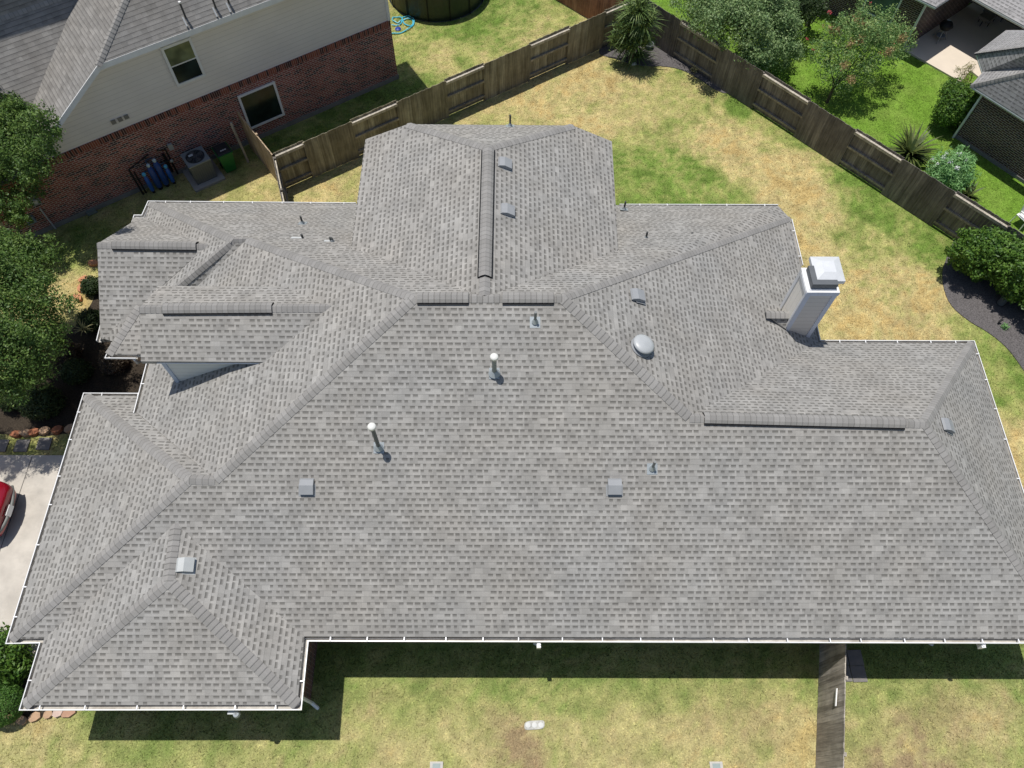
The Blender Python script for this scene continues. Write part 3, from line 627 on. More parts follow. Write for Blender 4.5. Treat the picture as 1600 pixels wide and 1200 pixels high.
# chimney
CHX0, CHX1, CHY0, CHY1, CHT = 20.653, 21.524, 8.935, 9.75, 2.466
CH = MB().box(((CHX0+CHX1)/2,(CHY0+CHY1)/2,-2.6),(CHX1-CHX0-.02,CHY1-CHY0-.02,CHT+2.59)).build('chimney', SIDG, HOUSE, label='boxed chimney with white metal cap')
uvwall('chase_siding', [[(CHX0,CHY1,-.2),(CHX0,CHY0,-.2),(CHX0,CHY0,CHT),(CHX0,CHY1,CHT)]], SIDC, CH)
uvwall('chase_siding', [[(CHX0,CHY0,-.4),(CHX1,CHY0,-2.7),(CHX1,CHY0,CHT),(CHX0,CHY0,CHT)]], siding_mat('grey_chase_siding', (.62,.60,.57), .19), CH)
mb = MB(); 
for x in (CHX0+.06, CHX1-.06): mb.box((x,CHY0-.012,-1.8 if x > 21 else .3),(.12,.03,CHT+(1.8 if x > 21 else -.3)))
mb.box(((CHX0+CHX1)/2,CHY0-.016,CHT-.12),(CHX1-CHX0+.06,.03,.12)); mb.build('corner_trim', plain('blue_white_trim', (.55,.6,.7), .5), CH)
mb = MB(); mb.box((CHX0-.014,CHY0+.02,.3),(.03,.07,CHT-.3)); mb.box((CHX0-.014,CHY1-.06,.1),(.03,.12,CHT-.1)); mb.box((CHX0-.018,(CHY0+CHY1)/2,CHT-.12),(.03,CHY1-CHY0,.12)); mb.build('corner_trim', WTRIM, CH)
# widened lower chase on the west side, and its cricket
a1 = on(1228.2,512.8,plane3(V4,V5,E1a)); 
mb = MB(); mb.box(((CHX0+CHX1)/2,(CHY0+CHY1)/2,CHT),(CHX1-CHX0+.05,CHY1-CHY0+.05,.035)); mb.box(((CHX0+CHX1)/2,(CHY0+CHY1)/2,CHT+.036),(CHX1-CHX0-.1,CHY1-CHY0-.1,.03)); mb.build('chase_cover', WHITE, CH)
mb = MB(); mb.box(((CHX0+CHX1)/2,(CHY0+CHY1)/2,CHT+.067),(CHX1-CHX0-.16,CHY1-CHY0-.16,.20)); mb.build('spark_screen', plain('dark_spark_screen', (.11,.12,.13), .6), CH)
zc = CHT+.25; cc_ = [P(1275.5,440,zc), P(1321,438.5,zc), P(1313,401,zc), P(1266,401,zc)]
x0, x1, y0, y1 = cc_[0][0], cc_[1][0], (cc_[0][1]+cc_[1][1])/2, (cc_[2][1]+cc_[3][1])/2
mb = MB(); t_ = .24; vsx = [(x0,y0,zc-.12),(x1,y0,zc-.12),(x1,y1,zc-.12),(x0,y1,zc-.12),(x0,y0,zc),(x1,y0,zc),(x1,y1,zc),(x0,y1,zc),(x0+t_,y0+t_,zc+.11),(x1-t_,y0+t_,zc+.11),(x1-t_,y1-t_,zc+.11),(x0+t_,y1-t_,zc+.11)]
mb.add(vsx, [(0,1,5,4),(1,2,6,5),(2,3,7,6),(3,0,4,7),(4,5,9,8),(5,6,10,9),(6,7,11,10),(7,4,8,11),(8,9,10,11),(3,2,1,0)]); mb.build('chimney_cap', plain('white_cap_metal', (.62,.64,.66), .35, .6), CH)
mb = MB()
for x, y in ((x0+.05,y0+.05),(x1-.05,y0+.05),(x0+.05,y1-.05),(x1-.05,y1-.05)):
    mb.tube([V(x,y,zc-.05), V(np.clip(x,CHX0+.06,CHX1-.06),np.clip(y,CHY0+.06,CHY1-.06),CHT+.03)], .018, 5)
mb.build('cap_leg', WHITE, CH)
ck = on(1197,490,plane3(V4,V5,E1a)); cy_ = ck[1]
face_mesh(HOUSE, 'cricket_roof', [([ck, V(CHX0,cy_,ck[2]), V(CHX0,cy_-.28,.69)], XA), ([ck, V(CHX0,cy_,ck[2]), V(CHX0,cy_+.28,.69)], XA)], SH)
capline(V(CHX0,cy_,ck[2]), ck, V(0,-.5,1), V(0,.5,1), ends=(0,.0))

# roof fittings
def slopeframe(p, n):
    n = unit(n); d = unit(V(0,0,-1)+n*n[2]); u = np.cross(n, d); return u, d, n    # u across, d down the slope
plE1 = plane3(V4,V5,E1a); plER = plane3(V6,NR,SE); plEG = plane3(Gt,Gb,G2); plWE = plane3(RE,RS_,GE); plNN = plane3(V3,V7l,P(480,315.5,0)); plNR = plane3(V4,E1a+V(0,0,.02),P(1000,318.5,0))
def box_vent(u, v, pl, label=None, mat=GALV):
    n = unit(pl[:3]); c = on(u, v, pl); ux, d, n = slopeframe(c, n); W = .17
    def q(a, b, h): return c+ux*a+d*b+n*h
    mb = MB(); mb.frame(q(-.21,-.05,.002), ux*.42, d*.29, n*.006)
    L_ = [(-.20,.015),(-.17,.07),(-.04,.125),(.19,.105),(.20,.06)]
    vs = [q(-W,b,h) for b,h in L_]+[q(W,b,h) for b,h in L_]+[q(-W,.14,.012),q(W,.14,.012),q(-W,-.2,.01),q(W,-.2,.01)]
    fs = [(i,i+5,i+6,i+1) for i in range(4)]+[(0,1,2,3,4,10,12),(5,13,11,9,8,7,6)]
    mb.add(vs, fs); o = mb.build('box_vent', mat, HOUSE, label=label)
    MB().frame(q(-W+.01,.13,.01), ux*(2*W-.02), d*.012, n*.07).build('vent_opening', GALVD, o)
box_vent(480,760,plS); box_vent(960,760,plS); box_vent(289,884,plEG,mat=plain('pale_vent_paint',(.40,.42,.42),.5,.4)); box_vent(788,257,plWE); box_vent(792,330,plWE); box_vent(995,463,plE1); box_vent(1478,666,plER)
c_ = on(1001,543,plE1); n_ = unit(plE1[:3])
o = MB().lathe(c_+n_*.01, [(.3,0),(.3,.02),(.19,.03),(.19,.11)], 28, n_).build('dome_vent', GALV, HOUSE, smooth=True)
MB().lathe(c_+n_*.05, [(.20,.105),(.285,.10),(.29,.125),(.25,.165),(.15,.195),(.0,.2)], 32, unit(n_+V(0,0,.5))).build('vent_dome_cap', plain('grey_dome_paint', (.42,.44,.45), .4, .5), o, smooth=True)
def pipe(u, v, pl, h, r=.035, cap=None, mat=PIPED, lean=None, flash=True):
    c = on(u, v, pl); n = unit(pl[:3]); ux, d, n = slopeframe(c, n); mb = MB()
    o = None; t = c+V(0,0,h)
    mb.tube([c-V(0,0,.05), t], r, 10); o = mb.build('vent_pipe', mat, HOUSE, smooth=False)
    fb = MB(); 
    if flash: fb.frame(c-ux*.13-d*.13+n*.003, ux*.26, d*.28, n*.005); fb.lathe(c, [(r*2.6,.0),(r*1.2,.11),(r*1.05,.12)], 12); fb.build('pipe_flashing', LEAD, o)
    if cap:
        MB().lathe(t, [(r*.9,-.06),(cap,-.05),(cap*1.02,.0),(cap*.85,.035),(0,.045)], 20).build('pipe_cap', plain('white_pipe_cap',(.74,.74,.70),.4,.5), o, smooth=True)
pipe(592,699,plS,1.18,.05,.10,plain('flue_pipe_dark',(.10,.115,.115),.4,.5,metal=.3)); pipe(772.5,583,plS,.78,.06,.10,plain('flue_pipe_grey',(.24,.27,.27),.4,.5,metal=.3))
pipe(1019,732,plS,.42,.035,mat=plain('grey_pipe',(.2,.21,.21),.5)); pipe(836,503,plS,.42,.035,mat=plain('grey_pipe',(.2,.21,.21),.5)); 
for a_ in [(473,349,.32),(975,327,.36),(1009,373,.3)]: pipe(a_[0],a_[1],plNN if a_[0] < 700 else plNR,a_[2],.03)
pipe(797,197,plane3(RE,JW,JE),.42,.03); pipe(520,378,plNN,.18,.028)
for u_, v_, w_ in ((464,372,.34),(1088,370,.32),(512,377,.2)):
    c_ = on(u_,v_,plNN if u_ < 700 else plNR)+V(0,0,.01); mb = MB(); mb.frame(c_+V(-w_/2,-.06,.0), V(w_,0,0), V(0,.12,-.072), V(0,0,.05)); o = mb.build('low_vent', plain('pale_flashing',(.58,.6,.6),.4,.5), HOUSE)
    MB().tube([c_+V(w_/2 if u_ < 1000 else -w_/2,0,0), c_+V(w_/2 if u_ < 1000 else -w_/2,0,.16)], .035, 8).build('vent_stub', PIPED, o)

# ------------------------------------------------------------------ neighbour house, upper left
NA = V(7.55,24.19,0); nd = V(-.8208,-.5712,0); nn = V(.5712,-.8208,0)
def NB(s, o_, h): return NA+nd*s+nn*o_+V(0,0,H+h)
NBH = thing('two_storey_house', NB(8,-3,0), 'two storey neighbour house with beige siding above red brick at the upper left', 'house')
uvwall('brick_wall', [[NB(16.4,0,.2),NB(0,0,.2),NB(0,0,2.55),NB(16.4,0,2.55)],[NB(0,0,.2),NB(0,-9,.2),NB(0,-9,2.55),NB(0,0,2.55)],[NB(16.4,-9,.2),NB(16.4,0,.2),NB(16.4,0,2.55),NB(16.4,-9,2.55)]], BR, NBH)
def soldier():
    m, nt, b = newmat('soldier_course_brick', .9, .2); k = N(nt); uv = k.n('ShaderNodeUVMap', uv_map='UVMap'); sp = k.n('ShaderNodeSeparateXYZ'); k.l(uv.outputs[0], sp.inputs[0])
    c = k.math('DIVIDE', sp.outputs[0], .082); f = k.math('FRACT', c); r = k.wn(k.comb(k.math('FLOOR', c), 1.0))
    col = k.ramp(r, [(0,(.04,.02,.02)),(.4,(.09,.035,.03)),(.45,(.2,.06,.04)),(1,(.28,.09,.055))]); col = k.mix(k.math('LESS_THAN', f, .16), col, (.40,.3,.25)); k.l(col, b.inputs['Base Color']); return m
uvwall('soldier_course', [[NB(16.4,.015,2.55),NB(0,.015,2.55),NB(0,.015,2.77),NB(16.4,.015,2.77)],[NB(16.4,.015,2.77),NB(0,.015,2.77),NB(0,-.02,2.79),NB(16.4,-.02,2.79)]], soldier(), NBH)
mb = MB(); mb.frame(NB(16.45,.03,-.05), -nd*16.48, -nn*.3, V(0,0,.25)); mb.build('foundation', SLAB, NBH)
uvwall('siding_wall', [[NB(16.4,-.03,2.76),NB(0,-.03,2.76),NB(0,-.03,5.62),NB(10.9,-.03,5.62),NB(13.3,-.03,3.95),NB(14.9,-.03,2.8)],[NB(0,-.03,2.76),NB(0,-9,2.76),NB(0,-9,5.62),NB(0,-.03,5.62)]], SIDE, NBH)
mb = MB(); mb.frame(NB(0,-.03,2.78), nd*.1, nn*.03, V(0,0,2.8)); mb.frame(NB(-.03,-.13,2.78), nd*.03, nn*.13, V(0,0,2.8)); mb.build('corner_trim', WTRIM, NBH)
# roof planes: upper slope falling to us, end slope falling left, lower left slope
eo, eh = .66, 5.78
c0 = NB(10.88,eo,eh); c1 = NB(-.5,eo,eh); pq = 1.45
top_h = 6.0
hipu = NB(10.88-top_h/.67, eo-top_h/pq, eh+top_h); up1 = NB(-.5,eo-top_h/pq,eh+top_h)
plB = plane3(c0, c0-nn*3, c0+nd*2-V(0,0,1.34))
vq = on(50,165,plB); plL = plane3(vq, vq+nd*3, vq-nn*2+V(0,0,2.9))
rg0 = on(0,27,plL); rg1 = on(95,-2,plL)
rdir = nd
topL = rg0
# valley between end slope and lower-left slope
def inter(p1, p2, t):  # point at height t on both planes
    Am = np.array([p1[:2], p2[:2]]); return np.append(np.linalg.solve(Am, [p1[3]-p1[2]*t, p2[3]-p2[2]*t]), t)
vlo = inter(plB, plL, H+2.6); vhi = inter(plB, plL, topL[2])
rakeb = NB(14.6,eo,eh-.67*(14.6-10.88))
face_mesh(NBH, 'roof', [([c0,c1,up1,hipu], nd), ([c0,hipu,vhi+ (hipu-vhi)*0, vlo, rakeb], nn), ([vhi,vlo,vlo+nd*14,vhi+nd*14], nd), ([hipu,vhi,vhi+nd*14,hipu+nd*10-V(0,0,.4)], nd)], SHN, thick=.1)
capline(hipu, c0, nrm([c0,c1,up1]), unit(plB[:3]), parent=NBH, w_=.13)
capline(vhi+nd*.1, vhi+nd*12, unit(plL[:3]), unit(plL[:3]*np.array([-1,-1,1])), parent=NBH, w_=.13)
mb = MB(); mb.frame(c1+V(0,0,-.2)-nn*.02, c0-c1, nn*.03, V(0,0,.2)); rk = rakeb-c0; mb.frame(c0+V(0,0,-.2), rk, nn*.03, V(0,0,.2)); mb.build('fascia', WTRIM, NBH)
mb = MB(); mb.frame(c1+V(0,0,-.2)-nn*.02, c0-c1, -nn*.68, V(0,0,.02)); mb.frame(c0+V(0,0,-.2), rk, -nn*.68, V(0,0,.02)); mb.build('soffit', WTRIM, NBH)
def window(s0, s1, h0, h1, mat1, mat2=None, split=.5, fr=.09, parent=NBH, F=NB):
    d = F(1,0,0)-F(0,0,0); n = F(0,1,0)-F(0,0,0); w_ = s1-s0; h_ = h1-h0
    mb = MB(); o0 = F(s0,-.01,h0)
    for (a, b, c, e) in ((0,0,w_,fr),(0,h_-fr,w_,fr),(0,fr,fr,h_-2*fr),(w_-fr,fr,fr,h_-2*fr)): mb.frame(o0+d*a+V(0,0,b), d*c, n*.06, V(0,0,e))
    o = mb.build('window', WTRIM, parent)
    if mat2:
        m_ = fr+(h_-2*fr)*split
        MB().frame(o0+d*fr+V(0,0,m_-.02), d*(w_-2*fr), n*.045, V(0,0,.04)).build('window_bar', WTRIM, o)
        MB().frame(o0+d*fr+V(0,0,fr), d*(w_-2*fr), n*.025, V(0,0,m_-.02-fr)).build('pane', mat1, o)
        MB().frame(o0+d*fr+V(0,0,m_+.02), d*(w_-2*fr), n*.035, V(0,0,h_-fr-m_-.02)).build('pane', mat2, o)
    else: MB().frame(o0+d*fr+V(0,0,fr), d*(w_-2*fr), n*.03, V(0,0,h_-2*fr)).build('pane', mat1, o)
window(7.67,8.77,3.55,5.13,GLASS,GLASSY,.5); window(5.3,6.87,.62,2.25,GLASS)
mb = MB()
for s_ in (10.75,10.98,11.22): MB().frame(NB(s_,-.02,3.1), nd*.16, nn*.03, V(0,0,.16)).build('wall_vent', plain('grey_wall_vent',(.2,.19,.18),.6), NBH)
for u_, v_, h_ in ((290,27,.55),(337,12,.5),(358,5,.4)):
    c_ = on(u_,v_,plane3(c0,c1,up1)); o = MB().tube([c_,c_+V(0,0,h_)], .035, 8).build('vent_pipe', plain('dark_neighbour_pipe',(.06,.06,.065),.5), NBH); MB().lathe(c_+V(0,0,h_-.06), [(.03,.0),(.045,.03),(.045,.07),(0,.08)], 10).build('pipe_cap', WHITE, o)
    n0_ = nrm([c0,c1,up1]); ux_, d_, n0_ = slopeframe(c_, n0_); MB().frame(c_-ux_*.12-d_*.04+n0_*.003, ux_*.05, d_*.3, n0_*.05).build('pipe_flashing', PIPEL, o)
plW = (nn[0], nn[1], 0, nn@NA+.03)
mm = on(58,318,plW); mb = MB(); mb.frame(mm-nd*.15, nd*.3, nn*.1, V(0,0,.4)); o = mb.build('meter_box', plain('grey_meter_box',(.22,.24,.26),.5), NBH); MB().lathe(mm+nn*.1+V(0,0,.2), [(.09,0),(.09,.06),(.0,.07)], 16, nn).build('meter_dial', plain('meter_glass',(.4,.45,.48),.2), o)
mm2 = on(55,345,plW); MB().frame(mm2-nd*.05, nd*.3, nn*.12, V(0,0,.3)).build('junction_box', plain('blue_grey_box',(.16,.2,.24),.5), NBH)
cd_ = on(62,325,plW); MB().tube([cd_+nn*.03, V(cd_[0],cd_[1],H)+nn*.03], .03, 8).build('conduit', plain('pvc_conduit',(.42,.42,.42),.5), NBH)
hb_ = on(150,328,plW); mb = MB(); mb.frame(hb_, nd*.35, nn*.15, V(0,0,.12)); mb.tube([hb_+nn*.1, hb_+nn*.15-V(0,0,.5)], .02, 6); mb.build('hose_bib', plain('grey_green_bib',(.16,.2,.19),.5), NBH)
# ------------------------------------------------------------------ neighbour house, upper right
NH2 = thing('ranch_house', (33,24,H), 'low neighbour house with dark brick, grey roof and covered patio at the upper right', 'house')
zz = -.1
K = [P(1660,223,zz), P(1517,133,zz), P(1536,112,zz), P(1526,82,zz), P(1572,47,zz), P(1640,47,zz)]
ap = P(1517,133,zz); hd = P(1600,114,1.2); apx = ap+(hd-ap)*4.2; apx[2] = zz+(1.2-zz)*4.2*.9
R_a = P(1600,114,1.15); R_b = P(1600,72,1.6)
dA = unit(K[0]-K[1])
hp1 = K[1]+(R_a-K[1])*1.7; hp2 = K[3]+(R_b-K[3])*1.7
face_mesh(NH2, 'roof', [([K[0],K[1],hp1,hp1+dA*6], dA), ([K[1],K[2],hp1], K[2]-K[1]), ([K[2],K[3],hp2,hp1], K[3]-K[2]), ([K[3],K[4],hp2], K[4]-K[3]), ([K[4],K[5],hp2+V(3,0,0),hp2], K[5]-K[4])], SHR, thick=.1)
capline(hp1, K[1], nrm([K[0],K[1],hp1]), nrm([K[1],K[2],hp1]), parent=NH2, w_=.12, mat=CAP); capline(hp2, K[3], nrm([K[2],K[3],hp2]), nrm([K[3],K[4],hp2]), parent=NH2, w_=.12)
gutter([p-V(0,0,.03) for p in K], inside=-1, parent=NH2, hang=1.4, size=.1)
z2 = -.45; U0 = P(1528,0,z2); U1 = P(1600,40,z2); ud = unit(U1-U0); un = V(-ud[1],ud[0],0); un = un if un@V(1,1,0) > 0 else -un
face_mesh(NH2, 'patio_roof', [([U0-ud*4,U0+ud*5,U0+ud*5+un*5+V(0,0,2.4),U0-ud*4+un*5+V(0,0,2.4)], ud)], SHR, thick=.1)
gutter([U0-ud*4-V(0,0,.03), U0+ud*5-V(0,0,.03)], inside=1 if (np.cross(ud,un)[2] > 0) else -1, parent=NH2, hang=1.4, size=.1)
Lc = P(1463,11,zz); l1 = unit(P(1440,0,zz)-Lc); l2 = unit(P(1480,0,zz)-Lc); la = Lc+(l1+l2)*3+V(0,0,1.7)
face_mesh(NH2, 'roof', [([Lc,Lc+l1*9,la+l1*6,la], l1), ([Lc,la,la+l2*4,Lc+l2*7], l2)], SHR, thick=.1)
gutter([Lc+l1*9-V(0,0,.03), Lc-V(0,0,.03), Lc+l2*6-V(0,0,.03)], inside=-1 if np.cross(-l1,l2)[2] < 0 else 1, parent=NH2, hang=1.4, size=.1)
pc = G(1409.6,78.4)
uvwall('brick_wall', [[pc+l1*9,pc,pc+V(0,0,2.6),pc+l1*9+V(0,0,2.6)],[pc,pc+l2*5,pc+l2*5+V(0,0,2.6),pc+V(0,0,2.6)]], BRD, NH2)
wc = G(1491,214); wd = unit(G(1600,287)-wc); q1 = V(31.75,21.55,H); q2 = V(31.95,22.75,H); q3 = V(33.5,24.15,H); q4 = V(37,24.2,H)
ww = [wc+wd*9, wc, q1, q2, q3, q4]
uvwall('brick_wall', [[ww[i],ww[i+1],ww[i+1]+V(0,0,2.6),ww[i]+V(0,0,2.6)] for i in range(5)], BRD, NH2)
mb = MB(); mb.frame(wc-V(0,0,.02), wd*9, V(wd[1],-wd[0],0)*.03, V(0,0,.16)); mb.build('foundation', SLAB, NH2)
uvwall('back_wall', [[U0-ud*5+un*3.6-V(0,0,3),U0+ud*5+un*3.6-V(0,0,3),U0+ud*5+un*3.6+V(0,0,1.5),U0-ud*5+un*3.6+V(0,0,1.5)]], BRD, NH2)
for c_, k_ in ((wc, V(-.06,-.04,0)), (pc, V(-.05,-.06,0))): MB().box(c_+k_,(.09,.07,2.45),.6).build('downspout', WTRIM, NH2)
def F2(s, o_, h): return pc+l1*s+V(l1[1],-l1[0],0)*(-o_ if V(l1[1],-l1[0],0)@V(0,-1,0) < 0 else o_)+V(0,0,h)
window(1.0,2.5,.8,2.3,GLASST,parent=NH2,F=F2,fr=.07); window(4.0,5.4,.8,2.3,GLASST,parent=NH2,F=F2,fr=.07)
pat = [pc+l2*0, G(1493,125), q2-V(.1,.0,0), q3, q4+V(0,4,0), pc+l2*6]
pat = [pc, G(1500,130), G(1515,112), V(33.4,24.2,0), V(37,24.2,0), V(37,31,0), pc+l2*6]
sheet('patio', pat, .08, PATIO, 'concrete patio slab, partly in sun, under the roof edge'); NOGRASS.append(pat)

# ------------------------------------------------------------------ fences
def fence(name, a, b, panels, label, mat=WOOD, hgt=1.85, front=None, railmat=WOODL, bw=.14, toplit=True):
    """a to b in plan; panels = list of (t0, t1, kind); kind 'b' boards toward 'front', 'r' rails toward front"""
    a = V(a[0],a[1],H); b = V(b[0],b[1],H); L = np.linalg.norm(b-a); d = (b-a)/L; n = np.asarray(front, float)
    o = thing(name, a, label, 'fence', 'wooden fences between the yards')
    posts = set()
    for t0, t1, kd in panels:
        mb = MB(); s = t0+.005; side = .05 if kd == 'b' else -.05
        while s < t1-.02:
            wv = min(bw, t1-s); hh = hgt+random.uniform(-.015,.015); base = a+d*s+n*(side-.009+random.uniform(-.004,.004))+V(0,0,.03)
            mb.frame(base, d*(wv-.003), n*.018, V(0,0,hh-.03)); s += bw
        pn = mb.build('board_panel', mat, o)
        for z_ in (.22, .95, 1.62):
            MB().frame(a+d*t0+n*(-.02 if kd == 'b' else -.038)+V(0,0,z_), d*(t1-t0), n*(.058 if kd == 'b' else .085), V(0,0,.09)).build('rail', railmat if z_ > 1.5 else WOODM, o)
        if kd == 'r': MB().frame(a+d*(t0+.02)+n*(-.035)+V(0,0,1.714), d*(t1-t0-.04), n*.095, V(0,0,.03)).build('top_rail', railmat, o)
        for t in (t0, t1): posts.add(round(t,2))
    for t in sorted(posts): MB().frame(a+d*(t-.045)-n*.045, d*.09, n*.09, V(0,0,hgt-.06)).build('post', mat, o)
    return o
def tpos(us, a, d): # distances along line from top-edge picture columns
    r = []
    for u, v in us: p = P(u,v,H+1.85); r.append(float((p-V(a[0],a[1],p[2]))@V(d[0],d[1],0)))
    return r
f1a = np.array([3.60,17.62]); f1d = unit(F2A-f1a); f1n = V(f1d[1],-f1d[0],0)
t1_ = tpos([(475,222),(547,188),(620,157),(694,124),(755,97),(827,67),(890,40),(946,17)], f1a, f1d); t1_ = [0]+t1_+[t1_[-1]+2.1, float(np.linalg.norm(F2A-f1a))]
fence('wooden_fence', f1a, F2A, [(t1_[i], t1_[i+1], 'rbrbrbrbrb'[i]) for i in range(len(t1_)-1)], 'olive brown wooden fence with alternating board and rail panels behind the back lawn', WOOD, front=f1n)
f2b = F2A+F2D*26
t2_ = [0]+tpos([(1072,26),(1140,62),(1200,107),(1268,155),(1337,202),(1410,250),(1490,303),(1573,358)], F2A, F2D)+[19.5, 22, 24.3]
fence('wooden_fence', F2A, f2b, [(t2_[i], t2_[i+1], 'brbrbrbrbrb'[i]) for i in range(len(t2_)-1)], 'dark grey brown wooden fence running down the right side of the back yard', WOODD, front=V(-F2N[0],-F2N[1],0), railmat=WOODL)
fence('wooden_fence', (3.60,17.62), (1.86,19.95), [(0,1.4,'b'),(1.4,2.85,'b')], 'pale short wooden fence between the neighbour brick wall and the fence corner', WOODP, front=unit(V(-.81,-.6,0)), railmat=WOODP)
fence('wooden_fence', (3.66,17.50), (4.62,14.3), [(0,1.65,'b'),(1.65,3.3,'b')], 'short fence seen edge on, from the fence corner to the house gutter', WOODD, front=unit(V(-.95,-.28,0)), railmat=WOODL)
fence('wooden_fence', (21.28,.5), (20.05,-4.6), [(0,1.2,'b'),(1.2,3.0,'b'),(3.0,5.2,'b')], 'grey brown wooden side gate fence at the bottom right', WOODG, front=unit(V(-.97,.24,0)), railmat=WOODL)
fence('wooden_fence', F2A+np.array([-.85,-.2]), F2A+np.array([-4.2,3.0]), [(0,2.2,'b'),(2.2,4.4,'b')], 'reddish brown fence glimpsed beyond the pool yard at the top edge', WOODR, front=unit(V(-.6,-.8,0)), railmat=WOODR)
hp_ = on(1308,1102,(.97,-.24,0,.97*20.93+.24*.8)); 
fh = thing('gate_handle', V(20.82,-.95,H+1.35), 'white bar handle on the side gate fence', 'handle'); MB().frame(V(20.74,-1.3,H+1.42), V(.12,.42,0), V(-.03,.0,0), V(0,0,.05)).build('bar', WHITE, fh)
tag(MB().tube([G(388,253), G(388,253)+V(-.12,.1,1.9)], .05, 6).build('wooden_post', WOODG), 'leaning wooden post beside the green bin', 'post')

# ------------------------------------------------------------------ yard objects
# air conditioner
ac = NB(9.33,.68,0); rz = math.atan2(nd[1], nd[0])
t = thing('air_conditioner', ac, 'grey outdoor air conditioner with round fan on a concrete pad', 'air conditioner')
MB().box(ac, (1.25,1.3,.09), rz).build('pad', plain('light_pad_concrete',(.3,.29,.27),.9), t)
mb = MB().box(ac+V(0,0,.1), (.82,.82,.88), rz); bd = mb.build('cabinet', plain('grey_cabinet',(.10,.112,.125),.5), t)
for k_ in range(4):
    a_ = rz+k_*math.pi/2; dx = V(math.cos(a_),math.sin(a_),0); dy = V(-dx[1],dx[0],0)
    lb = MB()
    for j in range(9): lb.frame(ac+dx*.41+dy*(-.36+j*.085)+V(0,0,.18), dy*.03, dx*.012, V(0,0,.7))
    lb.build('louvre', plain('louvre_grey',(.12,.13,.135),.5), t)
fr = MB(); prof = []
fr.box(ac+V(0,0,.98), (.88,.88,.05), rz); fr.build('top_panel', plain('grey_top_panel',(.20,.225,.24),.45), t)
fg = MB(); fg.lathe(ac+V(0,0,1.032), [(.36,.0),(.36,.004),(.0,.004)], 32); fg.build('fan_well', GALVD, t)
fn = MB()
for k_ in range(4):
    a_ = k_*math.pi/2+.4; fn.add([ac+V(math.cos(a_)*.07,math.sin(a_)*.07,1.04), ac+V(math.cos(a_)*.33,math.sin(a_)*.33,1.04), ac+V(math.cos(a_+.7)*.33,math.sin(a_+.7)*.33,1.06), ac+V(math.cos(a_+.9)*.07,math.sin(a_+.9)*.07,1.06)], [(0,1,2,3)])
fn.lathe(ac+V(0,0,1.04), [(.09,0),(.08,.03),(0,.035)], 16); fn.build('fan', plain('fan_blade',(.06,.065,.07),.4), t)
gr_ = MB()
for k_ in range(5):
    r_ = .08+k_*.07; gr_.tube([ac+V(r_*math.cos(x),r_*math.sin(x),1.075) for x in np.linspace(0,2*math.pi,25)], .004, 4, cap=False)
for k_ in range(8): a_ = k_*math.pi/4; gr_.tube([ac+V(.05*math.cos(a_),.05*math.sin(a_),1.078), ac+V(.37*math.cos(a_),.37*math.sin(a_),1.07)], .004, 4)
gr_.build('fan_grille', plain('wire_grey',(.1,.11,.115),.4), t)
MB().frame(ac+V(-.2,-.1,1.085), V(.14,.1,0), V(-.05,.1,0), V(0,0,.004)).build('label_plate', plain('white_label',(.5,.55,.58),.4), t)
# bin
bn = NB(8.32,.86,0); t = thing('wheeled_bin', bn, 'green wheeled bin with black lid and small white mark, against the brick wall', 'bin')
def taper(c, w0, d0, w1, d1, h, rz, z0=0):
    ca, sa = math.cos(rz), math.sin(rz); ux = V(ca,sa,0); uy = V(-sa,ca,0); vs = []
    for w_, d_, z_ in ((w0,d0,z0),(w1,d1,z0+h)):
        for a, b in ((-1,-1),(1,-1),(1,1),(-1,1)): vs.append(c+ux*a*w_/2+uy*b*d_/2+V(0,0,z_))
    return vs, [(0,3,2,1),(4,5,6,7),(0,1,5,4),(1,2,6,5),(2,3,7,6),(3,0,4,7)]
GRN = plain('green_bin_plastic', (.012,.13,.03), .45, .4)
MB().add(*taper(bn,.42,.46,.56,.62,.92,rz,.05)).build('body', GRN, t)
mb = MB().add(*taper(bn,.6,.66,.62,.68,.04,rz,.95)); mb.build('rim', GRN, t)
ld = MB().add(*taper(bn,.56,.62,.48,.54,.06,rz,.995)); ld.build('lid', plain('black_lid',(.015,.018,.022),.5), t)
mb = MB(); 
for j in range(3): mb.frame(bn+nn*.1+nd*(.1-j*.085)+V(0,0,1.056), -nd*.06, nn*.05, V(0,0,.003))
mb.build('lid_mark', plain('white_mark',(.7,.7,.7),.5), t)
for s_ in (-1,1): MB().tube([bn-nn*.24+nd*s_*.2+V(0,0,.1), bn-nn*.24+nd*s_*.26+V(0,0,.1)], .1, 14).build('wheel', BLACK, t)
MB().tube([bn-nn*.36+nd*.22+V(0,0,.95), bn-nn*.36-nd*.22+V(0,0,.95)], .015, 6).build('handle', GRN, t)
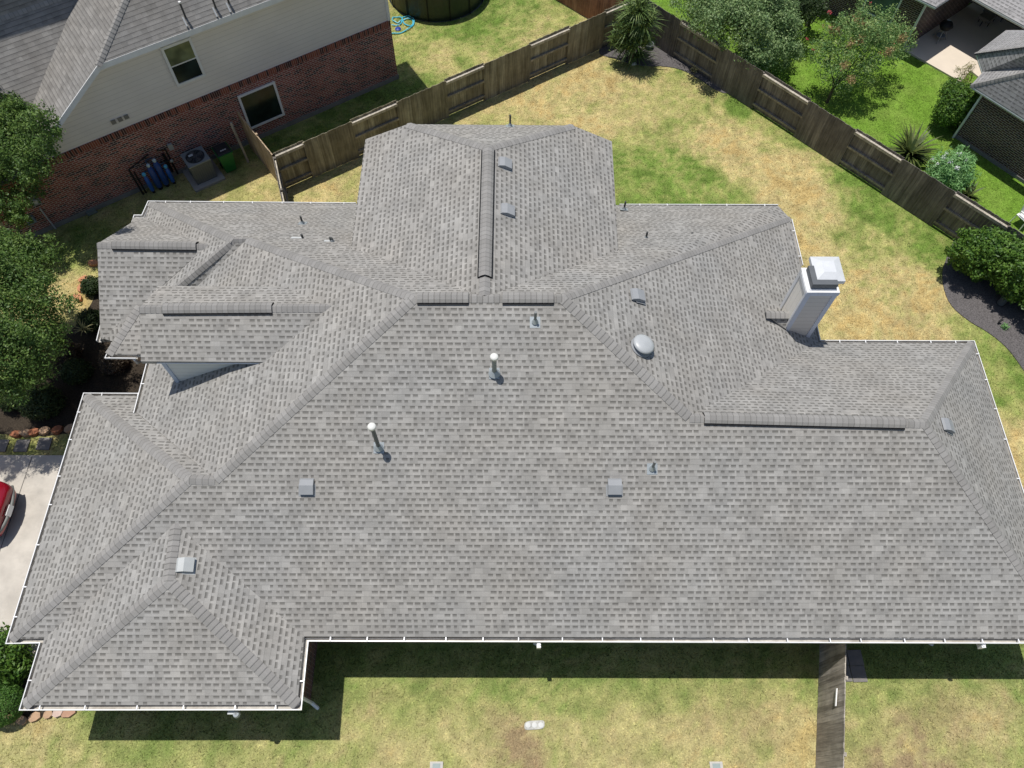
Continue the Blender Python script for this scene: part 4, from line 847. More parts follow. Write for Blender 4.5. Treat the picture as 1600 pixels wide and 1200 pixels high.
# water softener
ws = NB(10.88,.34,0); t = thing('water_softener', ws, 'blue water softener tanks with pale blue valve heads beside the grey air conditioner', 'water softener')
BLU = plain('blue_tank',(.02,.11,.42),.35,.5); BLD = plain('dark_blue_tank',(.015,.06,.24),.4,.5); LBL = plain('pale_blue_cap',(.08,.4,.62),.4,.5)
for j, (s_, m_, h_, r_) in enumerate(((.42,BLU,.8,.08),(.12,BLD,1.05,.12),(-.16,BLD,1.15,.12),(-.42,BLU,.75,.08))):
    c_ = ws+nd*s_+nn*(.05 if j in (0,3) else .0); o = MB().lathe(c_+V(0,0,.12), [(r_*.8,0),(r_,.05),(r_,h_-.2),(r_*.6,h_-.05),(r_*.3,h_)], 16).build('tank', m_, t, smooth=True)
    MB().lathe(c_+V(0,0,h_+.1), [(.05,0),(.07,.03),(.07,.1),(.03,.14),(0,.14)], 12).build('valve_head', LBL if j in (0,3) else plain('pale_valve',(.4,.5,.55),.4), o)
    MB().tube([c_+V(0,0,0), c_+V(0,0,.14)], r_*.7, 10).build('tank_base', BLACK, o)
pb = MB(); pb.tube([ws+nd*.45+V(0,0,1.0), ws-nd*.45+V(0,0,1.05)], .03, 8); pb.tube([ws+nd*.12+nn*-.2+V(0,0,1.3), ws-nd*.16+nn*-.2+V(0,0,1.3)], .03, 8); pb.tube([ws+nd*.12+V(0,0,1.15), ws+nd*.12-nn*.2+V(0,0,1.3)], .03, 8); pb.build('header_pipe', plain('blue_dark_pipe',(.02,.04,.08),.4), t)
pr = MB(); pr.tube([ws+nd*.80-nn*.1+V(0,0,1.3), ws+nd*.80-nn*.1], .035, 6); pr.tube([ws+nd*.68-nn*.1+V(0,0,1.1), ws+nd*.68-nn*.1], .03, 6); pr.tube([ws+nd*.80-nn*.1+V(0,0,1.3), ws-nd*.1-nn*.3+V(0,0,1.42)], .025, 6); pr.build('pipework', BLACK, t)
el = NB(10.15,.08,0); t = thing('wall_valve_cluster', el, 'dark pipes and small grey box on the brick wall beside the blue tanks', 'pipes')
mb = MB(); mb.tube([el+V(0,0,.1), el+V(0,0,1.35), el+nd*.3+V(0,0,1.45)], .03, 6); mb.tube([el+nd*.15+V(0,0,.3), el+nd*.15+V(0,0,1.2)], .05, 8); mb.tube([el+nd*-.1+nn*.1+V(0,0,.9), el+nd*.4+nn*.1+V(0,0,.95)], .035, 8); mb.build('pipes', BLACK, t)
MB().frame(el-nd*.3+V(0,0,1.3), nd*.18, nn*.1, V(0,0,.25)).build('box', plain('small_grey_box',(.3,.32,.32),.5), t); MB().lathe(el+nn*.12+V(0,0,.9), [(.0,0),(.06,.01),(.06,.05),(0,.06)], 12, nn).build('dial', plain('dial_grey',(.3,.33,.35),.4), t)
# pool
pc_ = V(8.95,30.4,H); t = thing('above_ground_pool', pc_, 'round dark above ground pool at the top edge', 'pool')
PD = plain('dark_green_pool_wall',(.012,.022,.02),.35,.5,var=.2); n_ = 48; vs = []; fs = []
mb = MB().lathe(pc_, [(2.34,0),(2.30,.02),(2.30,1.22),(2.22,1.24),(2.22,.9)], 64); mb.build('pool_wall', PD, t)
for k_ in range(14):
    a_ = k_*2*math.pi/14+.1; MB().tube([pc_+V(2.34*math.cos(a_),2.34*math.sin(a_),0), pc_+V(2.34*math.cos(a_),2.34*math.sin(a_),1.25)], .022, 6).build('upright', BLACK, t)
MB().lathe(pc_, [(2.38,1.22),(2.38,1.27),(2.2,1.27),(2.2,1.22)], 64).build('rim', BLACK, t)
MB().lathe(pc_, [(2.22,1.0),(0,1.0)], 48).build('water', plain('pool_water',(.02,.12,.14),.05,.6), t)
# hose
hc = G(637,35,.02); pts = []; hp = []
for q in [(612,53),(625,52),(641,44),(647,36),(645,28),(637,26),(629,28),(631,36),(638,41),(645,38),(644,31),(636,30),(627,33),(622,36),(616,34),(613,30),(618,27),(628,29),(626,38),(620,40),(612,40)]: hp.append(G(q[0],q[1],.03))
def spline(p, k=6):
    r = []
    for i in range(len(p)-1):
        p0, p1, p2, p3 = p[max(i-1,0)], p[i], p[i+1], p[min(i+2,len(p)-1)]
        for t_ in np.linspace(0,1,k,endpoint=False): r.append(.5*((2*p1)+(-p0+p2)*t_+(2*p0-5*p1+4*p2-p3)*t_**2+(-p0+3*p1-3*p2+p3)*t_**3))
    return r+[p[-1]]
sp_ = spline(hp); sp_ = [p+V(0,0,.02*math.sin(i*.7)+.02) for i, p in enumerate(sp_)]
t = thing('garden_hose', hc, 'bright blue garden hose lying coiled on the grass by the pool', 'hose')
MB().tube(sp_, .026, 6).build('hose', plain('cyan_hose',(.08,.5,.68),.4,.5), t)
MB().lathe(G(622,46,.0), [(.12,0),(.14,.04),(.06,.08),(0,.08)], 12).build('nozzle', plain('navy_nozzle',(.02,.05,.3),.4), t)
# car at the left edge
cz = H+.05
t = thing('red_car', V(-4.65,4.15,cz), 'red car at the left edge, its rear bumper and plate facing the garage', 'car')
RED = plain('red_car_paint',(.27,.006,.018),.18,.9,var=.02); 
def carbody():
    # stations along x (rear at x=-2.35), half-width and height sections
    st = [(-2.22,.62,.35,.80,.50),(-2.32,.78,.34,.86,.62),(-2.50,.88,.30,.95,.72),(-2.85,.91,.28,1.02,.78),(-3.6,.92,.28,1.04,.80),(-5.0,.92,.28,1.0,.8),(-6.0,.90,.28,.90,.74),(-6.5,.80,.32,.74,.6),(-6.62,.62,.38,.6,.45)]
    vs, fs = [], []
    for x, hw, zb, zt_, in_ in st:
        sec = [(-hw*.92,zb),(-hw,zb+(zt_-zb)*.35),(-hw*.985,zb+(zt_-zb)*.75),(-hw*in_/.8,zt_),(0,zt_+.03),(hw*in_/.8,zt_),(hw*.985,zb+(zt_-zb)*.75),(hw,zb+(zt_-zb)*.35),(hw*.92,zb)]
        for y, z_ in sec: vs.append((x, 4.15+y, cz+z_))
    k = 9
    for i in range(len(st)-1):
        for j in range(k-1): fs.append((i*k+j, i*k+j+1, (i+1)*k+j+1, (i+1)*k+j))
    fs.append(tuple(range(k))[::-1]); fs.append(tuple((len(st)-1)*k+j for j in range(k))); return vs, fs
CARX = -.30
vs, fs = carbody(); vs = [(x+CARX,y,z_) for x,y,z_ in vs]; b_ = obj('body', vs, fs, RED, t, smooth=True)
md = b_.modifiers.new('s','SUBSURF'); md.levels = 2; md.render_levels = 2
def loft(st, name, mat, sm=True):
    vs, fs = [], []; k = len(st[0][1])
    for x, sec in st:
        for y, z_ in sec: vs.append((x+CARX, 4.15+y, cz+z_))
    for i in range(len(st)-1):
        for j in range(k-1): fs.append((i*k+j, i*k+j+1, (i+1)*k+j+1, (i+1)*k+j))
    return obj(name, vs, fs, mat, t, smooth=sm)
cab = lambda w_, z_: [(-w_,.98),(-w_*.86,z_*.8+.2),(-w_*.74,z_),(0,z_+.04),(w_*.74,z_),(w_*.86,z_*.8+.2),(w_,.98)]
loft([(-2.62,cab(.74,1.02)),(-2.95,cab(.80,1.30)),(-3.15,cab(.82,1.40))], 'rear_window', glass_mat('car_rear_glass',(.05,.07,.1)))
loft([(-3.15,cab(.82,1.40)),(-3.6,cab(.83,1.47)),(-4.4,cab(.83,1.45)),(-4.7,cab(.82,1.38))], 'roof', RED)
loft([(-4.7,cab(.82,1.38)),(-5.5,cab(.78,1.0))], 'windscreen', glass_mat('car_front_glass',(.05,.07,.09)))
bp_ = []
for a_ in np.linspace(-1,1,13): bp_.append(V(-2.47-.2*abs(a_)**2.4, 4.15+a_*.80, cz+.52))
MB().tube(bp_, [.05]*13, 8).build('bumper_strip', plain('grey_bumper',(.17,.18,.17),.5), t, smooth=True)
MB().frame(V(-2.425,3.98,cz+.50), V(0,.34,0), V(.02,0,0), V(-.05,0,.15)).build('licence_plate', plain('white_plate',(.66,.67,.66),.4), t)
for s_ in (-1,1): MB().frame(V(-2.68,4.15+s_*.66-.1,cz+.66), V(0,.2,0), V(.05,0,0), V(-.06,0,.12)).build('tail_light', plain('red_lens',(.3,.01,.01),.15,.8), t)
for x_ in (-3.4,-6.0):
    for s_ in (-1,1):
        wo = MB().tube([V(x_,4.15+s_*.72,cz+.32), V(x_,4.15+s_*.92,cz+.32)], .32, 20).build('wheel', BLACK, t); MB().tube([V(x_,4.15+s_*.90,cz+.32), V(x_,4.15+s_*.93,cz+.32)], .19, 14).build('rim', GALV, wo)
MB().tube([V(-3.05,4.15-.5,cz+1.10), V(-2.98,4.15,cz+1.12), V(-3.05,4.15+.5,cz+1.10)], .012, 5).build('wiper', plain('silver_wiper',(.4,.45,.5),.3), t)
# valve boxes
t = thing('valve_box_lid', G(835,1133), 'oblong white valve box lid with round plugs sunk in the side lawn', 'valve box')
c_ = G(835,1133); vs = []; 
for k_ in range(28):
    a_ = 2*math.pi*k_/28; vs.append(c_+V(.27*np.sign(math.cos(a_))*abs(math.cos(a_))**.5, .11*np.sign(math.sin(a_))*abs(math.sin(a_))**.5+.03*math.cos(a_), .035))
obj('lid', vs+[v-V(0,0,.04) for v in vs], [tuple(range(28))]+[(i,i+28,(i+1)%28+28,(i+1)%28) for i in range(28)], plain('dirty_white_plastic',(.42,.42,.39),.6,var=.3,scale=12,dirt=(.4,.38,.3)), t)
for x_ in (-.17,0,.17): MB().lathe(c_+V(x_,0,.036), [(.075,0),(.07,.015),(.02,.018),(0,.018)], 16).build('plug', plain('white_plug',(.56,.57,.55),.5), t)
for u_, v_, l_ in ((682,1198,'small pale meter lid at the bottom edge, left of centre'),(1119,1198,'small pale green grey lid at the bottom edge, right of centre')):
    c_ = G(u_,v_); t = thing('meter_box', c_, l_, 'meter box', 'small lids in the side lawn'); MB().box(c_,(.34,.24,.04)).build('frame', plain('pale_concrete_frame',(.5,.48,.44),.8,var=.15), t); MB().box(c_+V(0,0,.041),(.2,.15,.01)).build('lid', plain('grey_green_lid',(.28,.34,.33),.6), t)
# pedestal and spotlight in the mulch
c_ = G(1562,475); t = thing('utility_pedestal', c_, 'grey round topped utility pedestal in the mulch before the hedge', 'utility pedestal')
MB().lathe(c_, [(.13,0),(.13,.55),(.15,.56),(.15,.66),(.12,.74),(.05,.78),(0,.78)], 20).build('housing', plain('slate_plastic',(.11,.13,.145),.35,.5), t, smooth=True); MB().lathe(c_, [(.15,0),(.15,.06),(.12,.06)], 20).build('base', PIPED, t)
MB().frame(c_+V(-.05,-.12,.735), V(.1,0,0), V(0,.05,.012), V(0,0,.006)).build('label_plate', WHITE, t)
c_ = G(1558,506); t = thing('spotlight', c_, 'small black landscape spotlight standing in the mulch', 'garden light'); MB().tube([c_, c_+V(0,0,.14)], .015, 6).build('stake', BLACK, t); MB().tube([c_+V(-.03,-.02,.15), c_+V(.08,.04,.22)], [.03,.045], 10).build('lamp_head', BLACK, t)
# white garden chair beyond the fence
c_ = G(1592,350); t = thing('garden_chair', c_, 'white plastic garden chair on the bright lawn at the right edge', 'chair')
WP = plain('white_plastic',(.8,.8,.78),.4,.4)
MB().box(c_+V(0,0,.42),(.5,.48,.03),.5).build('seat', WP, t); MB().frame(c_+V(-.2,.1,.45), V(.42,.23,0), V(-.01,.03,0), V(-.06,.1,.5)).build('backrest', WP, t)
for a_, b_ in ((-1,-1),(1,-1),(1,1),(-1,1)):
    p_ = V(a_*.22*math.cos(.5)-b_*.21*math.sin(.5), a_*.22*math.sin(.5)+b_*.21*math.cos(.5), 0); MB().tube([c_+p_*1.15, c_+p_+V(0,0,.42)], .02, 6).build('leg', WP, t)
    if a_*b_ == b_ * a_ and b_ == 1: pass
for s_ in (-1,1):
    q_ = V(s_*.25*math.cos(.5), s_*.25*math.sin(.5), 0); MB().frame(c_+q_+V(.12,-.2,.62), V(-.2,.38,0), V(.05,.02,0), V(0,0,.03)).build('armrest', WP, t)
# patio furniture
c_ = G(1466,62,.08); t = thing('kettle_grill', c_, 'black kettle grill on thin legs in the shade of the patio', 'grill')
o = MB().lathe(c_+V(0,0,.7), [(0,-.2),(.2,-.14),(.29,0),(.3,.02),(.22,.16),(0,.22)], 20).build('bowl', BLACK, t, smooth=True)
for k_ in range(3): a_ = k_*2.094; MB().tube([c_+V(.12*math.cos(a_),.12*math.sin(a_),.55), c_+V(.34*math.cos(a_),.34*math.sin(a_),0)], .016, 6).build('leg', GALV, t)
MB().lathe(c_+V(0,0,.22), [(.2,0),(.2,.02),(0,.02)], 16).build('ash_tray', GALV, t); MB().tube([c_+V(.1,.05,.93), c_+V(-.05,.1,.93)], .012, 5).build('handle', WHITE, t)
for u_, v_, l_ in ((1535,38,'pale draped patio chair in deep shade, left one'),(1556,30,'pale draped patio chair in deep shade, right one')):
    c_ = G(u_,v_,.08); t = thing('patio_chair', c_, l_, 'chair', 'shaded patio chairs'); CL = plain('taupe_cushion',(.2,.18,.16),.8)
    MB().box(c_+V(0,0,.3),(.55,.55,.14),.7).build('seat', CL, t); MB().frame(c_+V(-.1,.38,.4), V(.42,-.36,0), V(.08,.09,0), V(.1,.12,.6)).build('backrest', CL, t)
    for a_ in range(4): MB().tube([c_+V(.24*math.cos(.7+a_*1.57),.24*math.sin(.7+a_*1.57),0), c_+V(.24*math.cos(.7+a_*1.57),.24*math.sin(.7+a_*1.57),.32)], .02, 5).build('leg', BLACK, t)
# stones and pavers
def stone(u, v, w_, d_, h_, rz_, mat, label, cat='stone', name='flagstone', grp=None):
    c_ = G(u,v); n_ = 7; vs = []; 
    for k_ in range(n_):
        a_ = 2*math.pi*k_/n_+rz_; r_ = 1+random.uniform(-.18,.15); x_, y_ = math.cos(a_)*w_/2*r_, math.sin(a_)*d_/2*r_; vs.append((c_[0]+x_*math.cos(rz_)-y_*math.sin(rz_), c_[1]+x_*math.sin(rz_)+y_*math.cos(rz_), H+.03+h_+random.uniform(-.01,.01)))
    lo = [(x,y,H-.01) for x,y,z in vs]; f = [tuple(range(n_))]+[(i,i+n_,(i+1)%n_+n_,(i+1)%n_) for i in range(n_)]
    tag(obj(name, vs+lo, f, mat), label, cat, grp or 'flagstone edging')
stone(56,1121,.34,.26,.06,.4,STONE,'tan flagstone nearest the clipped ball shrub'); stone(77,1117,.26,.24,.07,.9,STONE,'second tan flagstone from the ball shrub')
stone(93,1113,.3,.24,.06,.5,plain('pinkish_flagstone',(.55,.42,.36),.85,var=.15,scale=5),'pale pink flagstone in the edging row below the gutter'); stone(108,1112,.42,.28,.05,.3,plain('rose_flagstone',(.42,.25,.17),.85,var=.15,scale=5),'long rose brown flagstone at the right end of the edging row'); stone(15,1124,.4,.25,.06,.1,STONE,'tan edging stone under the ball shrub'); stone(35,1126,.35,.22,.05,-.2,STONE,'low tan edging stone right under the ball shrub')
for i_, (u_, v_, l_) in enumerate([(148,413,'topmost orange edging stone at the roof edge'),(132,438,'upper orange edging stone beside the dark shrubs'),(128,452,'middle orange edging stone beside the dark shrubs'),(124,467,'lowest orange edging stone in half shade')]): stone(u_,v_,.38,.26,.1,i_*.8,plain('orange_flagstone',(.5,.23,.12),.85,var=.2,scale=5),l_)
for i_, u_ in enumerate((28,42,56,72,92,110)): stone(u_,680-i_*1.6,.36,.26,.12,.2*i_,STONER if i_ % 2 == 0 else STONE,['far left','second','third','fourth','fifth','last'][i_]+' reddish stone, counted from the left, of the low edging row above the driveway')
for u_, v_, l_ in ((35,697,'left square grey paver between shrubs and driveway'),(70,694,'right square grey paver between shrubs and driveway'),(2,697,'square grey paver cut by the left picture edge')):
    tag(MB().box(G(u_,v_),(.42,.42,.05)).build('paver', PAVER), l_, 'paver', 'square pavers')
for i_, (x_, y_, l_) in enumerate(((21.72,.12,'shaded paver nearest the gate and house wall'),(21.72,-.32,'shaded paver, outer one next to the gate'),(22.14,.1,'shaded paver right of the one by the gate and wall'),(22.14,-.33,'shaded paver, outer right one of the small group'))): tag(MB().box((x_,y_,H),(.4,.42,.04),.03).build('paver', PAVER), l_, 'paver', 'square pavers')
# little white litter scraps
for u_, v_, l_ in ((990,101,'small white stake scrap at the mulch edge in the fence corner'),(1180,166,'white block at the foot of the fence')): tag(MB().box(G(u_,v_),(.2,.1,.07),.2).build('white_block', WP), l_, 'block')
# ------------------------------------------------------------------ foliage
def leaves(centers, radii, n, size, shell=.75, asp=.45, zsq=1.0, up=.4, lump=.25, droop=0):
    """leaf quads in the outer part of ellipsoid lobes"""
    centers = np.array(centers, float); radii = np.array(radii, float); vol = radii.prod(axis=1) if radii.ndim > 1 else radii**3
    if radii.ndim == 1: radii = np.stack([radii, radii, radii*zsq], -1)
    pr = vol**.75; pr = pr/pr.sum(); idx = rng.choice(len(centers), n, p=pr)
    d = rng.normal(size=(n,3)); d /= np.linalg.norm(d, axis=1)[:,None]
    r = shell+(1-shell)*rng.random(n)**.8
    # clumped surface: modulate radius with directional noise
    ph = np.array([3.1,5.3,4.2]); ln = np.sin(d@ph*1.7+idx*1.9)+np.sin(d@np.array([-4.4,2.7,6.1])*1.3+idx*.7)+np.sin(d@np.array([9.4,-7.7,8.1])+idx*2.7)
    r = r*(1+lump*.33*ln)
    c = centers[idx]+d*radii[idx]*r[:,None]
    nn_ = d+rng.normal(size=(n,3))*.8+np.array([0,0,up]); nn_ /= np.linalg.norm(nn_, axis=1)[:,None]
    t_ = np.cross(nn_, rng.normal(size=(n,3))); t_ /= np.linalg.norm(t_, axis=1)[:,None]; b_ = np.cross(nn_, t_)
    s = size*(.6+.8*rng.random(n))[:,None]
    c = c-np.array([0,0,1])*droop*rng.random(n)[:,None]
    v = np.stack([c-t_*s, c+b_*s*asp, c+t_*s, c-b_*s*asp], 1); return v.reshape(-1,3)
def limbs(base, tips, r0=.1, seed=0):
    mb = MB(); base = np.asarray(base, float)
    for t_ in tips:
        t_ = np.asarray(t_, float); m = base*.5+t_*.5+V(random.uniform(-.2,.2),random.uniform(-.2,.2),.15); mb.tube([base, base*.75+m*.25+V(0,0,.1), m, t_], [r0, r0*.75, r0*.45, r0*.15], 7)
    return mb
def plant(name, base, lobes, radii, n, size, mat, label, cat, trunk=True, trunk_h=None, tr=.08, group=None, extra=None, sub=0, **kw):
    base = np.asarray(base, float); t = thing(name, base, label, cat, group); L2, R2_ = list(lobes), list(radii)
    for l_, r_ in zip(lobes, radii):
        for _ in range(sub):
            d_ = unit(rng.normal(size=3)+np.array([0,0,.35])); L2.append(np.asarray(l_)+d_*r_*(.75+.4*rng.random())); R2_.append(r_*(.2+.22*rng.random()))
    big('crown', leaves(L2, R2_, n, size, **kw), None, mat, t)
    if trunk:
        th = base+V(0,0,trunk_h or .5); MB().tube([base-V(0,0,.1), base+V(0,0,.1), th], [tr*1.5, tr*1.15, tr], 10).build('trunk', BARK, t)
        o = limbs(th, [np.asarray(l) for l in lobes[:6]], tr*.8).build('limbs', BARK, t)
    if extra:
        for nm, lv, m_ in extra: big(nm, lv, None, m_, t)
    return t
def lob(L):  # (u, v, height above ground, radius)
    return [G(u, v, h) for u, v, h, r in L], [r for *_, r in L]
C, R_ = lob([(20,215,4.2,.9),(45,255,3.8,.8),(-10,262,3.3,.8),(12,318,2.5,.6),(-30,190,4.2,1.2),(55,222,4.0,.6),(20,180,4.2,.7),(-40,330,2.6,.8),(45,298,2.4,.45),(30,340,2.2,.4),(82,206,7.1,.3),(66,184,7.4,.42),(74,228,6.6,.3)])
plant('shade_tree', G(-25,330), C, R_, 52000, .042, L_OAK, 'leafy green tree against the brick wall at the left edge, the upper of two', 'tree', group='left edge shade trees', trunk_h=2.2, tr=.14, lump=.3, shell=.3, sub=9)
C, R_ = lob([(25,440,3.9,1.1),(60,480,3.5,.9),(-15,500,4.0,1.3),(40,540,3.4,1.0),(0,570,3.5,1.0),(-30,430,4.0,1.2),(60,400,3.1,.7),(30,400,3.3,.8),(70,520,2.9,.7),(55,580,2.8,.6),(10,395,3.4,.8),(5,600,3.2,.55)])
C += [V(-4.0,7.2,3.4),V(-3.2,7.15,3.2),V(-2.85,7.0,2.5),V(-4.8,7.3,3.4)]; R_ += [.75,.6,.45,.8]
plant('shade_tree', G(-10,520), C, R_, 80000, .042, L_OAK, 'larger leafy tree spreading over the entrance bed at the left edge, the lower of two', 'tree', group='left edge shade trees', trunk_h=2.1, tr=.15, lump=.32, shell=.25, sub=9)
def sprays(tips_, n, ln, size):
    out = []
    for b_, d_ in tips_:
        m = n; tt = rng.random(m)*ln; c = np.asarray(b_)+np.asarray(d_)*tt[:,None]+rng.normal(size=(m,3))*.05
        t_ = rng.normal(size=(m,3)); t_ /= np.linalg.norm(t_,axis=1)[:,None]; b2 = np.cross(t_, rng.normal(size=(m,3))); b2 /= np.linalg.norm(b2,axis=1)[:,None]; s = size
        out.append(np.stack([c-t_*s, c+b2*s*.45, c+t_*s, c-b2*s*.45], 1).reshape(-1,3))
    return np.concatenate(out)
# upper right bushes behind the fence
C, R_ = lob([(1120,20,2.6,1.1),(1090,10,2.3,.9),(1170,50,2.4,1.0),(1150,10,2.9,1.1),(1210,30,2.2,1.0),(1180,85,1.8,.8),(1215,75,1.7,.8),(1200,5,2.7,1.1),(1235,50,1.6,.6)])
plant('tall_shrub', G(1160,80), C, R_, 42000, .05, L_GREY, 'big grey green shrub rising behind the right fence near the corner', 'shrub', trunk_h=.8, lump=.32, shell=.3, sub=8)
C, R_ = lob([(1250,5,2.0,.9),(1245,25,1.4,.7),(1225,-5,2.2,1.0),(1275,15,1.2,.6)])
plant('tall_shrub', G(1262,40), C, R_, 9000, .055, L_DRK, 'dark shrub in shade between the grey green shrub and the flowering tree', 'shrub', trunk_h=.5, lump=.3, shell=.4)
C, R_ = lob([(1330,60,2.6,1.05),(1300,95,2.0,.85),(1360,75,2.3,.95),(1385,50,2.3,.9),(1345,110,1.6,.75),(1300,60,2.4,.7),(1405,60,1.8,.7),(1315,125,1.3,.55),(1350,35,2.7,.8),(1280,80,1.9,.5),(1395,90,1.6,.5)])
fl = [];
for u_, v_ in ((1298,20),(1287,40),(1301,42),(1335,25),(1340,30),(1360,5),(1381,35),(1261,60),(1271,78),(1298,76),(1395,67),(1375,82),(1380,84),(1295,18)):
    q = G(u_,v_,2.6 if v_ < 60 else 2.2); fl.append((q, .10))
fv = leaves([q for q,_ in fl], [r*.8 for _,r in fl], 420, .026, shell=.2); 
og = leaves([G(u_,v_,2.9) for u_,v_ in ((1350,40),(1370,50),(1340,30),(1390,80),(1330,68),(1300,45),(1310,48),(1345,62),(1410,60),(1320,102),(1330,125))], [.22]*11, 1500, .04, shell=.2)
plant('flowering_tree', G(1292,160), C, R_, 19000, .042, L_MYR, 'small pink flowering tree on the neighbour lawn behind the fence', 'tree', trunk_h=.7, tr=.06, lump=.35, shell=.3, sub=8, extra=[('blossom', fv, PINK), ('new_growth', og, ORNG)])
C, R_ = lob([(1480,262,1.0,.75),(1465,275,.8,.5),(1505,275,.8,.55),(1490,285,.5,.45),(1500,250,1.1,.5)])
fw = leaves([G(u_,v_,h_) for u_,v_,h_ in ((1457,248,1.25),(1475,245,1.5),(1485,252,1.6),(1500,240,1.6),(1510,250,1.4),(1465,255,1.3),(1495,262,1.5),(1480,240,1.5),(1508,245,1.4))], [.10]*9, 260, .035, shell=.1)
plant('flowering_shrub', G(1487,285), C, R_, 9000, .075, L_OLE, 'narrow leaved shrub with white flowers against the far side of the fence', 'shrub', trunk=True, trunk_h=.3, tr=.03, asp=.2, lump=.3, shell=.4, sub=5, extra=[('blossom', fw, WFLOW)])
C, R_ = lob([(1495,160,1.2,.75),(1480,175,.9,.55),(1505,180,.6,.6),(1490,140,1.4,.5),(1510,150,1.2,.5)])
plant('round_shrub', G(1492,190), C, R_, 12000, .05, L_HED, 'dark green shrub at the brick corner of the neighbour patio', 'shrub', trunk_h=.4, tr=.04, lump=.2, shell=.5)
C, R_ = lob([(1525,392,1.3,.8),(1560,400,1.35,.85),(1595,425,1.35,.9),(1635,450,1.3,.95),(1680,480,1.3,.95),(1510,400,.8,.6),(1530,405,.7,.7),(1590,438,.8,.7),(1650,475,.7,.8),(1520,378,1.4,.5),(1548,375,1.6,.5),(1600,400,1.5,.6)])
plant('hedge', G(1575,430), C, R_, 42000, .055, L_HED, 'thick leafy green hedge along the fence at the right edge', 'hedge', trunk_h=.4, tr=.05, lump=.16, shell=.6, sub=4)
# sparse patio plant
C, R_ = lob([(1505,115,.9,.35),(1515,105,1.2,.3),(1497,108,1.2,.18),(1510,125,.5,.3)])
plant('slender_plant', G(1512,132), C, R_, 700, .06, L_YEL, 'thin yellowish bamboo like plant at the edge of the sunny patio', 'plant', trunk_h=.3, tr=.015, asp=.15, lump=.3, shell=.1)
# sago palm and spiky yucca: arching fronds
def fronds(c, n, ln, w_, elev=(.2,1.2), seg=8, leaflet=True, seed=1, droop=.6):
    rr = random.Random(seed); out = []
    for i in range(n):
        az = rr.random()*6.283; el = elev[0]+(elev[1]-elev[0])*rr.random(); L_ = ln*(.75+.4*rr.random()); d = V(math.cos(az),math.sin(az),0); p = np.asarray(c,float)+d*.05; ang = el; side = V(-d[1],d[0],0); pr_ = p
        for s_ in range(seg):
            q = pr_+(d*math.cos(ang)+V(0,0,math.sin(ang)))*L_/seg; ang -= droop*(1.4/seg)
            if leaflet:
                for k_ in (-1,1):
                    for z_ in (0,.33,.66):
                        m0 = pr_*(1-z_)+q*z_; tip = m0+side*k_*w_*(1-.6*(s_/seg))+(q-pr_)*.9+V(0,0,-.02); th = (q-pr_)*.13
                        out += [m0, m0+th, tip, tip-th*.2]
            else:
                a_ = w_*(1-s_/seg)+.004; b_ = w_*(1-(s_+1)/seg)+.002; out += [pr_-side*a_, pr_+side*a_, q+side*b_, q-side*b_]
            pr_ = q
    return np.array(out)
for u_, v_, h_, l_, n_, lab in ((1420,240,.55,1.18,120,'dark green sago palm with a round fan of fronds behind the fence'),(1512,306,.3,.6,40,'small sago palm half hidden behind the fence top')):
    b_ = P(u_,v_,H+h_)-V(0,0,h_); t = thing('sago_palm', b_, lab, 'palm', 'sago palms'); big('fronds', fronds(b_+V(0,0,h_), n_, l_, .075, (.0,1.15), 7, False, droop=.5), None, L_SAG, t); MB().lathe(b_, [(.16,0),(.18,h_*.6),(.1,h_)], 12).build('trunk', BARK, t)
b_ = G(985,98); t = thing('corner_shrub', b_, 'tall dark shrub with long narrow leaves in the fence corner', 'plant')
MB().tube([b_, b_+V(.03,0,1.0), b_+V(-.05,.05,2.0)], [.09,.07,.05], 8).build('stem', BARK, t)
C, R_ = lob([(985,60,1.2,.55),(975,50,2.0,.5),(995,45,2.2,.5),(985,30,2.8,.5),(1000,55,1.4,.45),(970,65,1.0,.45),(990,20,3.1,.35),(1005,35,2.4,.35),(962,55,1.4,.3)])
C = [b_+V((p[0]-b_[0])*.3+dx, (p[1]-b_[1])*.15+dy, p[2]-H) for p, dx, dy in zip(C, (0,-.3,.25,0,.35,-.45,.05,.35,-.55), (0,.1,0,.1,-.1,0,.1,0,0))]
big('leaves', leaves(C, R_, 5200, .10, shell=.2, asp=.2, lump=.4, up=.1), None, L_YUC, t)
big('spiky_leaves', np.concatenate([fronds(b_+V(.28*math.cos(k_*2.4),.25*math.sin(k_*2.4)+.1,.3+.33*k_), 60, 1.0, .026, (-.2,1.3), 6, False, 10+k_, .7) for k_ in range(8)]), None, L_YUC, t)
t = thing('stone_basin', G(1013,75), 'low grey basin half hidden under the spiky plant', 'basin'); MB().lathe(G(1013,75), [(.14,0),(.2,.2),(.22,.22),(.18,.22),(.15,.1),(0,.1)], 20).build('bowl', plain('pale_basin',(.13,.15,.15),.5), t)
# shaded shrubs by the entrance
for u_, v_, r_, m_, n_, lab in ((78,640,.75,L_DRK,9000,'large round dark shrub in shade by the driveway, the right one of two'),(32,628,.65,L_DRK,7000,'round dark shrub in shade by the driveway, the left one of two'),(128,590,.55,L_DRK,5000,'dark shrub right of the tree, against the gutter corner'),(150,510,.5,L_DRK,5000,'dark green shrub along the roof edge, the middle one'),(150,455,.42,L_DRK,4200,'dark green shrub along the roof edge, the topmost one'),(112,560,.5,L_PUR,4000,'purple leaved shrub nearest the tree'),(185,575,.5,L_PUR,4000,'shrub with pale specks under the corner gutter')):
    c_ = G(u_,v_); plant('round_shrub', c_, [c_+V(0,0,r_*.8), c_+V(r_*.3,.1,r_*.6), c_+V(-r_*.3,-.1,r_*.6)], [r_*.85, r_*.6, r_*.6], n_, .035, m_, lab, 'shrub', group='shrubs by the entrance', trunk_h=.2, tr=.03, lump=.12, shell=.6)
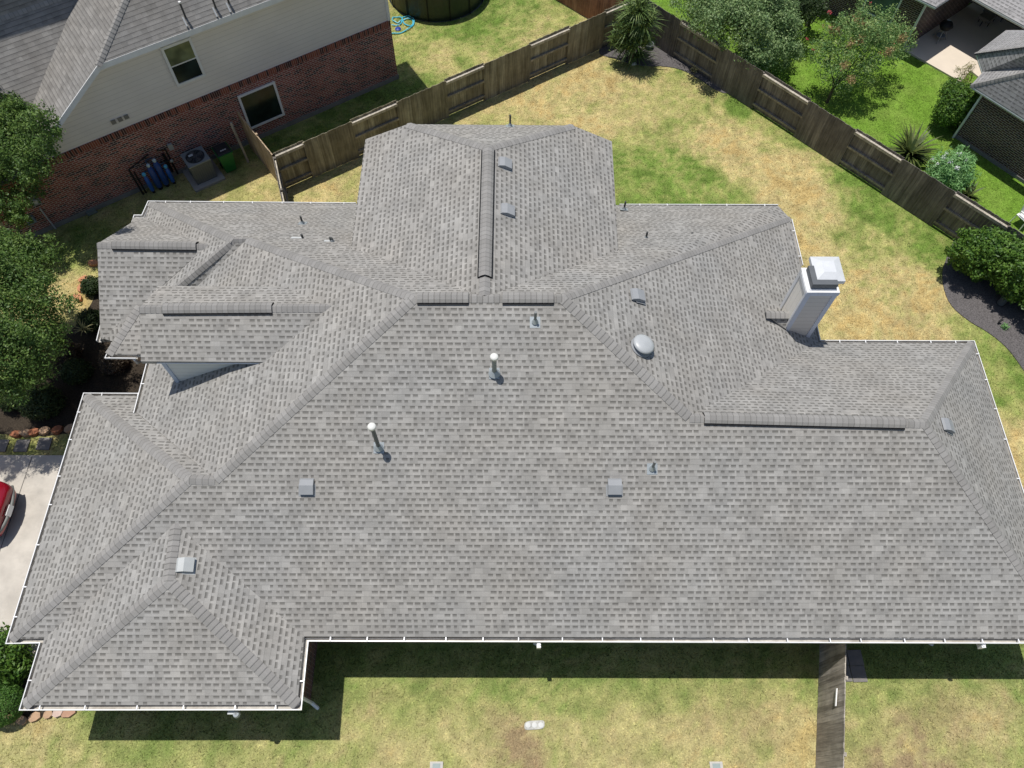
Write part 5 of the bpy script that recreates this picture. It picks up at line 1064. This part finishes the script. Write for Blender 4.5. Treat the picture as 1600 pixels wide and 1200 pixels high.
c_ = G(150,537); big('fronds', fronds(c_+V(0,0,.9), 26, .35, .02, (.3,1.4), 5, False, 5), None, L_YEL, thing('striped_grass_plant', c_, 'pale striped spiky plant beside the small west gutter', 'plant'))
c_ = G(20,1104); plant('ball_shrub', c_, [c_+V(0,0,.5)], [.56], 14000, .022, L_BOX, 'clipped bright green ball shrub at the lower left corner', 'shrub', trunk_h=.2, tr=.03, lump=.03, shell=.85)
C, R_ = lob([(15,1010,.9,.55),(0,1040,.8,.6),(30,1035,.6,.45),(-20,1010,.9,.6),(12,1060,.5,.4)])
plant('leafy_shrub', G(5,1045), C, R_, 6500, .055, L_HED, 'leafy shrub against the garage gutter at the left edge', 'shrub', trunk_h=.2, tr=.03, lump=.2, shell=.5)
c_ = G(1568,513); plant('seedling', c_, [c_+V(0,0,.1)], [.14], 160, .035, L_OLE, 'small green seedling growing in the mulch', 'plant', trunk_h=.06, tr=.006, shell=.2)
c_ = G(1085,112); plant('seedling', c_, [c_+V(0,0,.12)], [.2], 200, .04, L_YEL, 'pale weed at the mulch edge by the fence corner', 'plant', trunk_h=.06, tr=.006, shell=.2)
# ------------------------------------------------------------------ grass blades
houses = [[(.3,.4),(1.3,.4),(1.3,-1.1),(7,-1.1),(7,.4),(26.3,.4),(26.3,8.6),(21.7,8.6),(21.7,14.1),(.4,14.1),(.3,8.3)], [NB(0,0,0),NB(17,0,0),NB(17,-14,0),NB(0,-14,0)], [tuple(x[:2]) for x in (wc,q1,q2,q3,q4,V(45,24,0),V(45,5,0),wc+wd*9)], [pc,pc+l1*9,pc+l1*9+l2*9,pc+l2*9]]
n = 1100000; bx = rng.uniform(-6,40,n); by = rng.uniform(-4.2,35,n); uvp = proj(np.stack([bx,by,np.full(n,H)],-1)); k = (uvp[:,0] > -30)&(uvp[:,0] < 1630)&(uvp[:,1] > -30)&(uvp[:,1] < 1230)
for poly in NOGRASS+houses: k &= ~inpoly(bx, by, poly)
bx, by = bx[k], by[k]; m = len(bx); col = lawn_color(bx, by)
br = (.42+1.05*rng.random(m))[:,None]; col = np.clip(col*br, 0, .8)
az = rng.random(m)*6.283; hgt = .012+.02*rng.random(m); wd_ = .011+.012*rng.random(m); base = np.stack([bx,by,np.full(m,H-.002)],-1)
sd = np.stack([np.cos(az),np.sin(az),np.zeros(m)],-1)*wd_[:,None]; ln = rng.normal(size=(m,2))*1.5
tip = base+np.stack([ln[:,0]*hgt,ln[:,1]*hgt,hgt],-1)
vv = np.stack([base-sd,base+sd,tip],1).reshape(-1,3); gb = big('grass', vv, None, BLADE, None, np.repeat(col,3,axis=0), tri=True)
tag(gb, 'short mown grass blades, green to straw coloured', 'grass', kind='stuff')
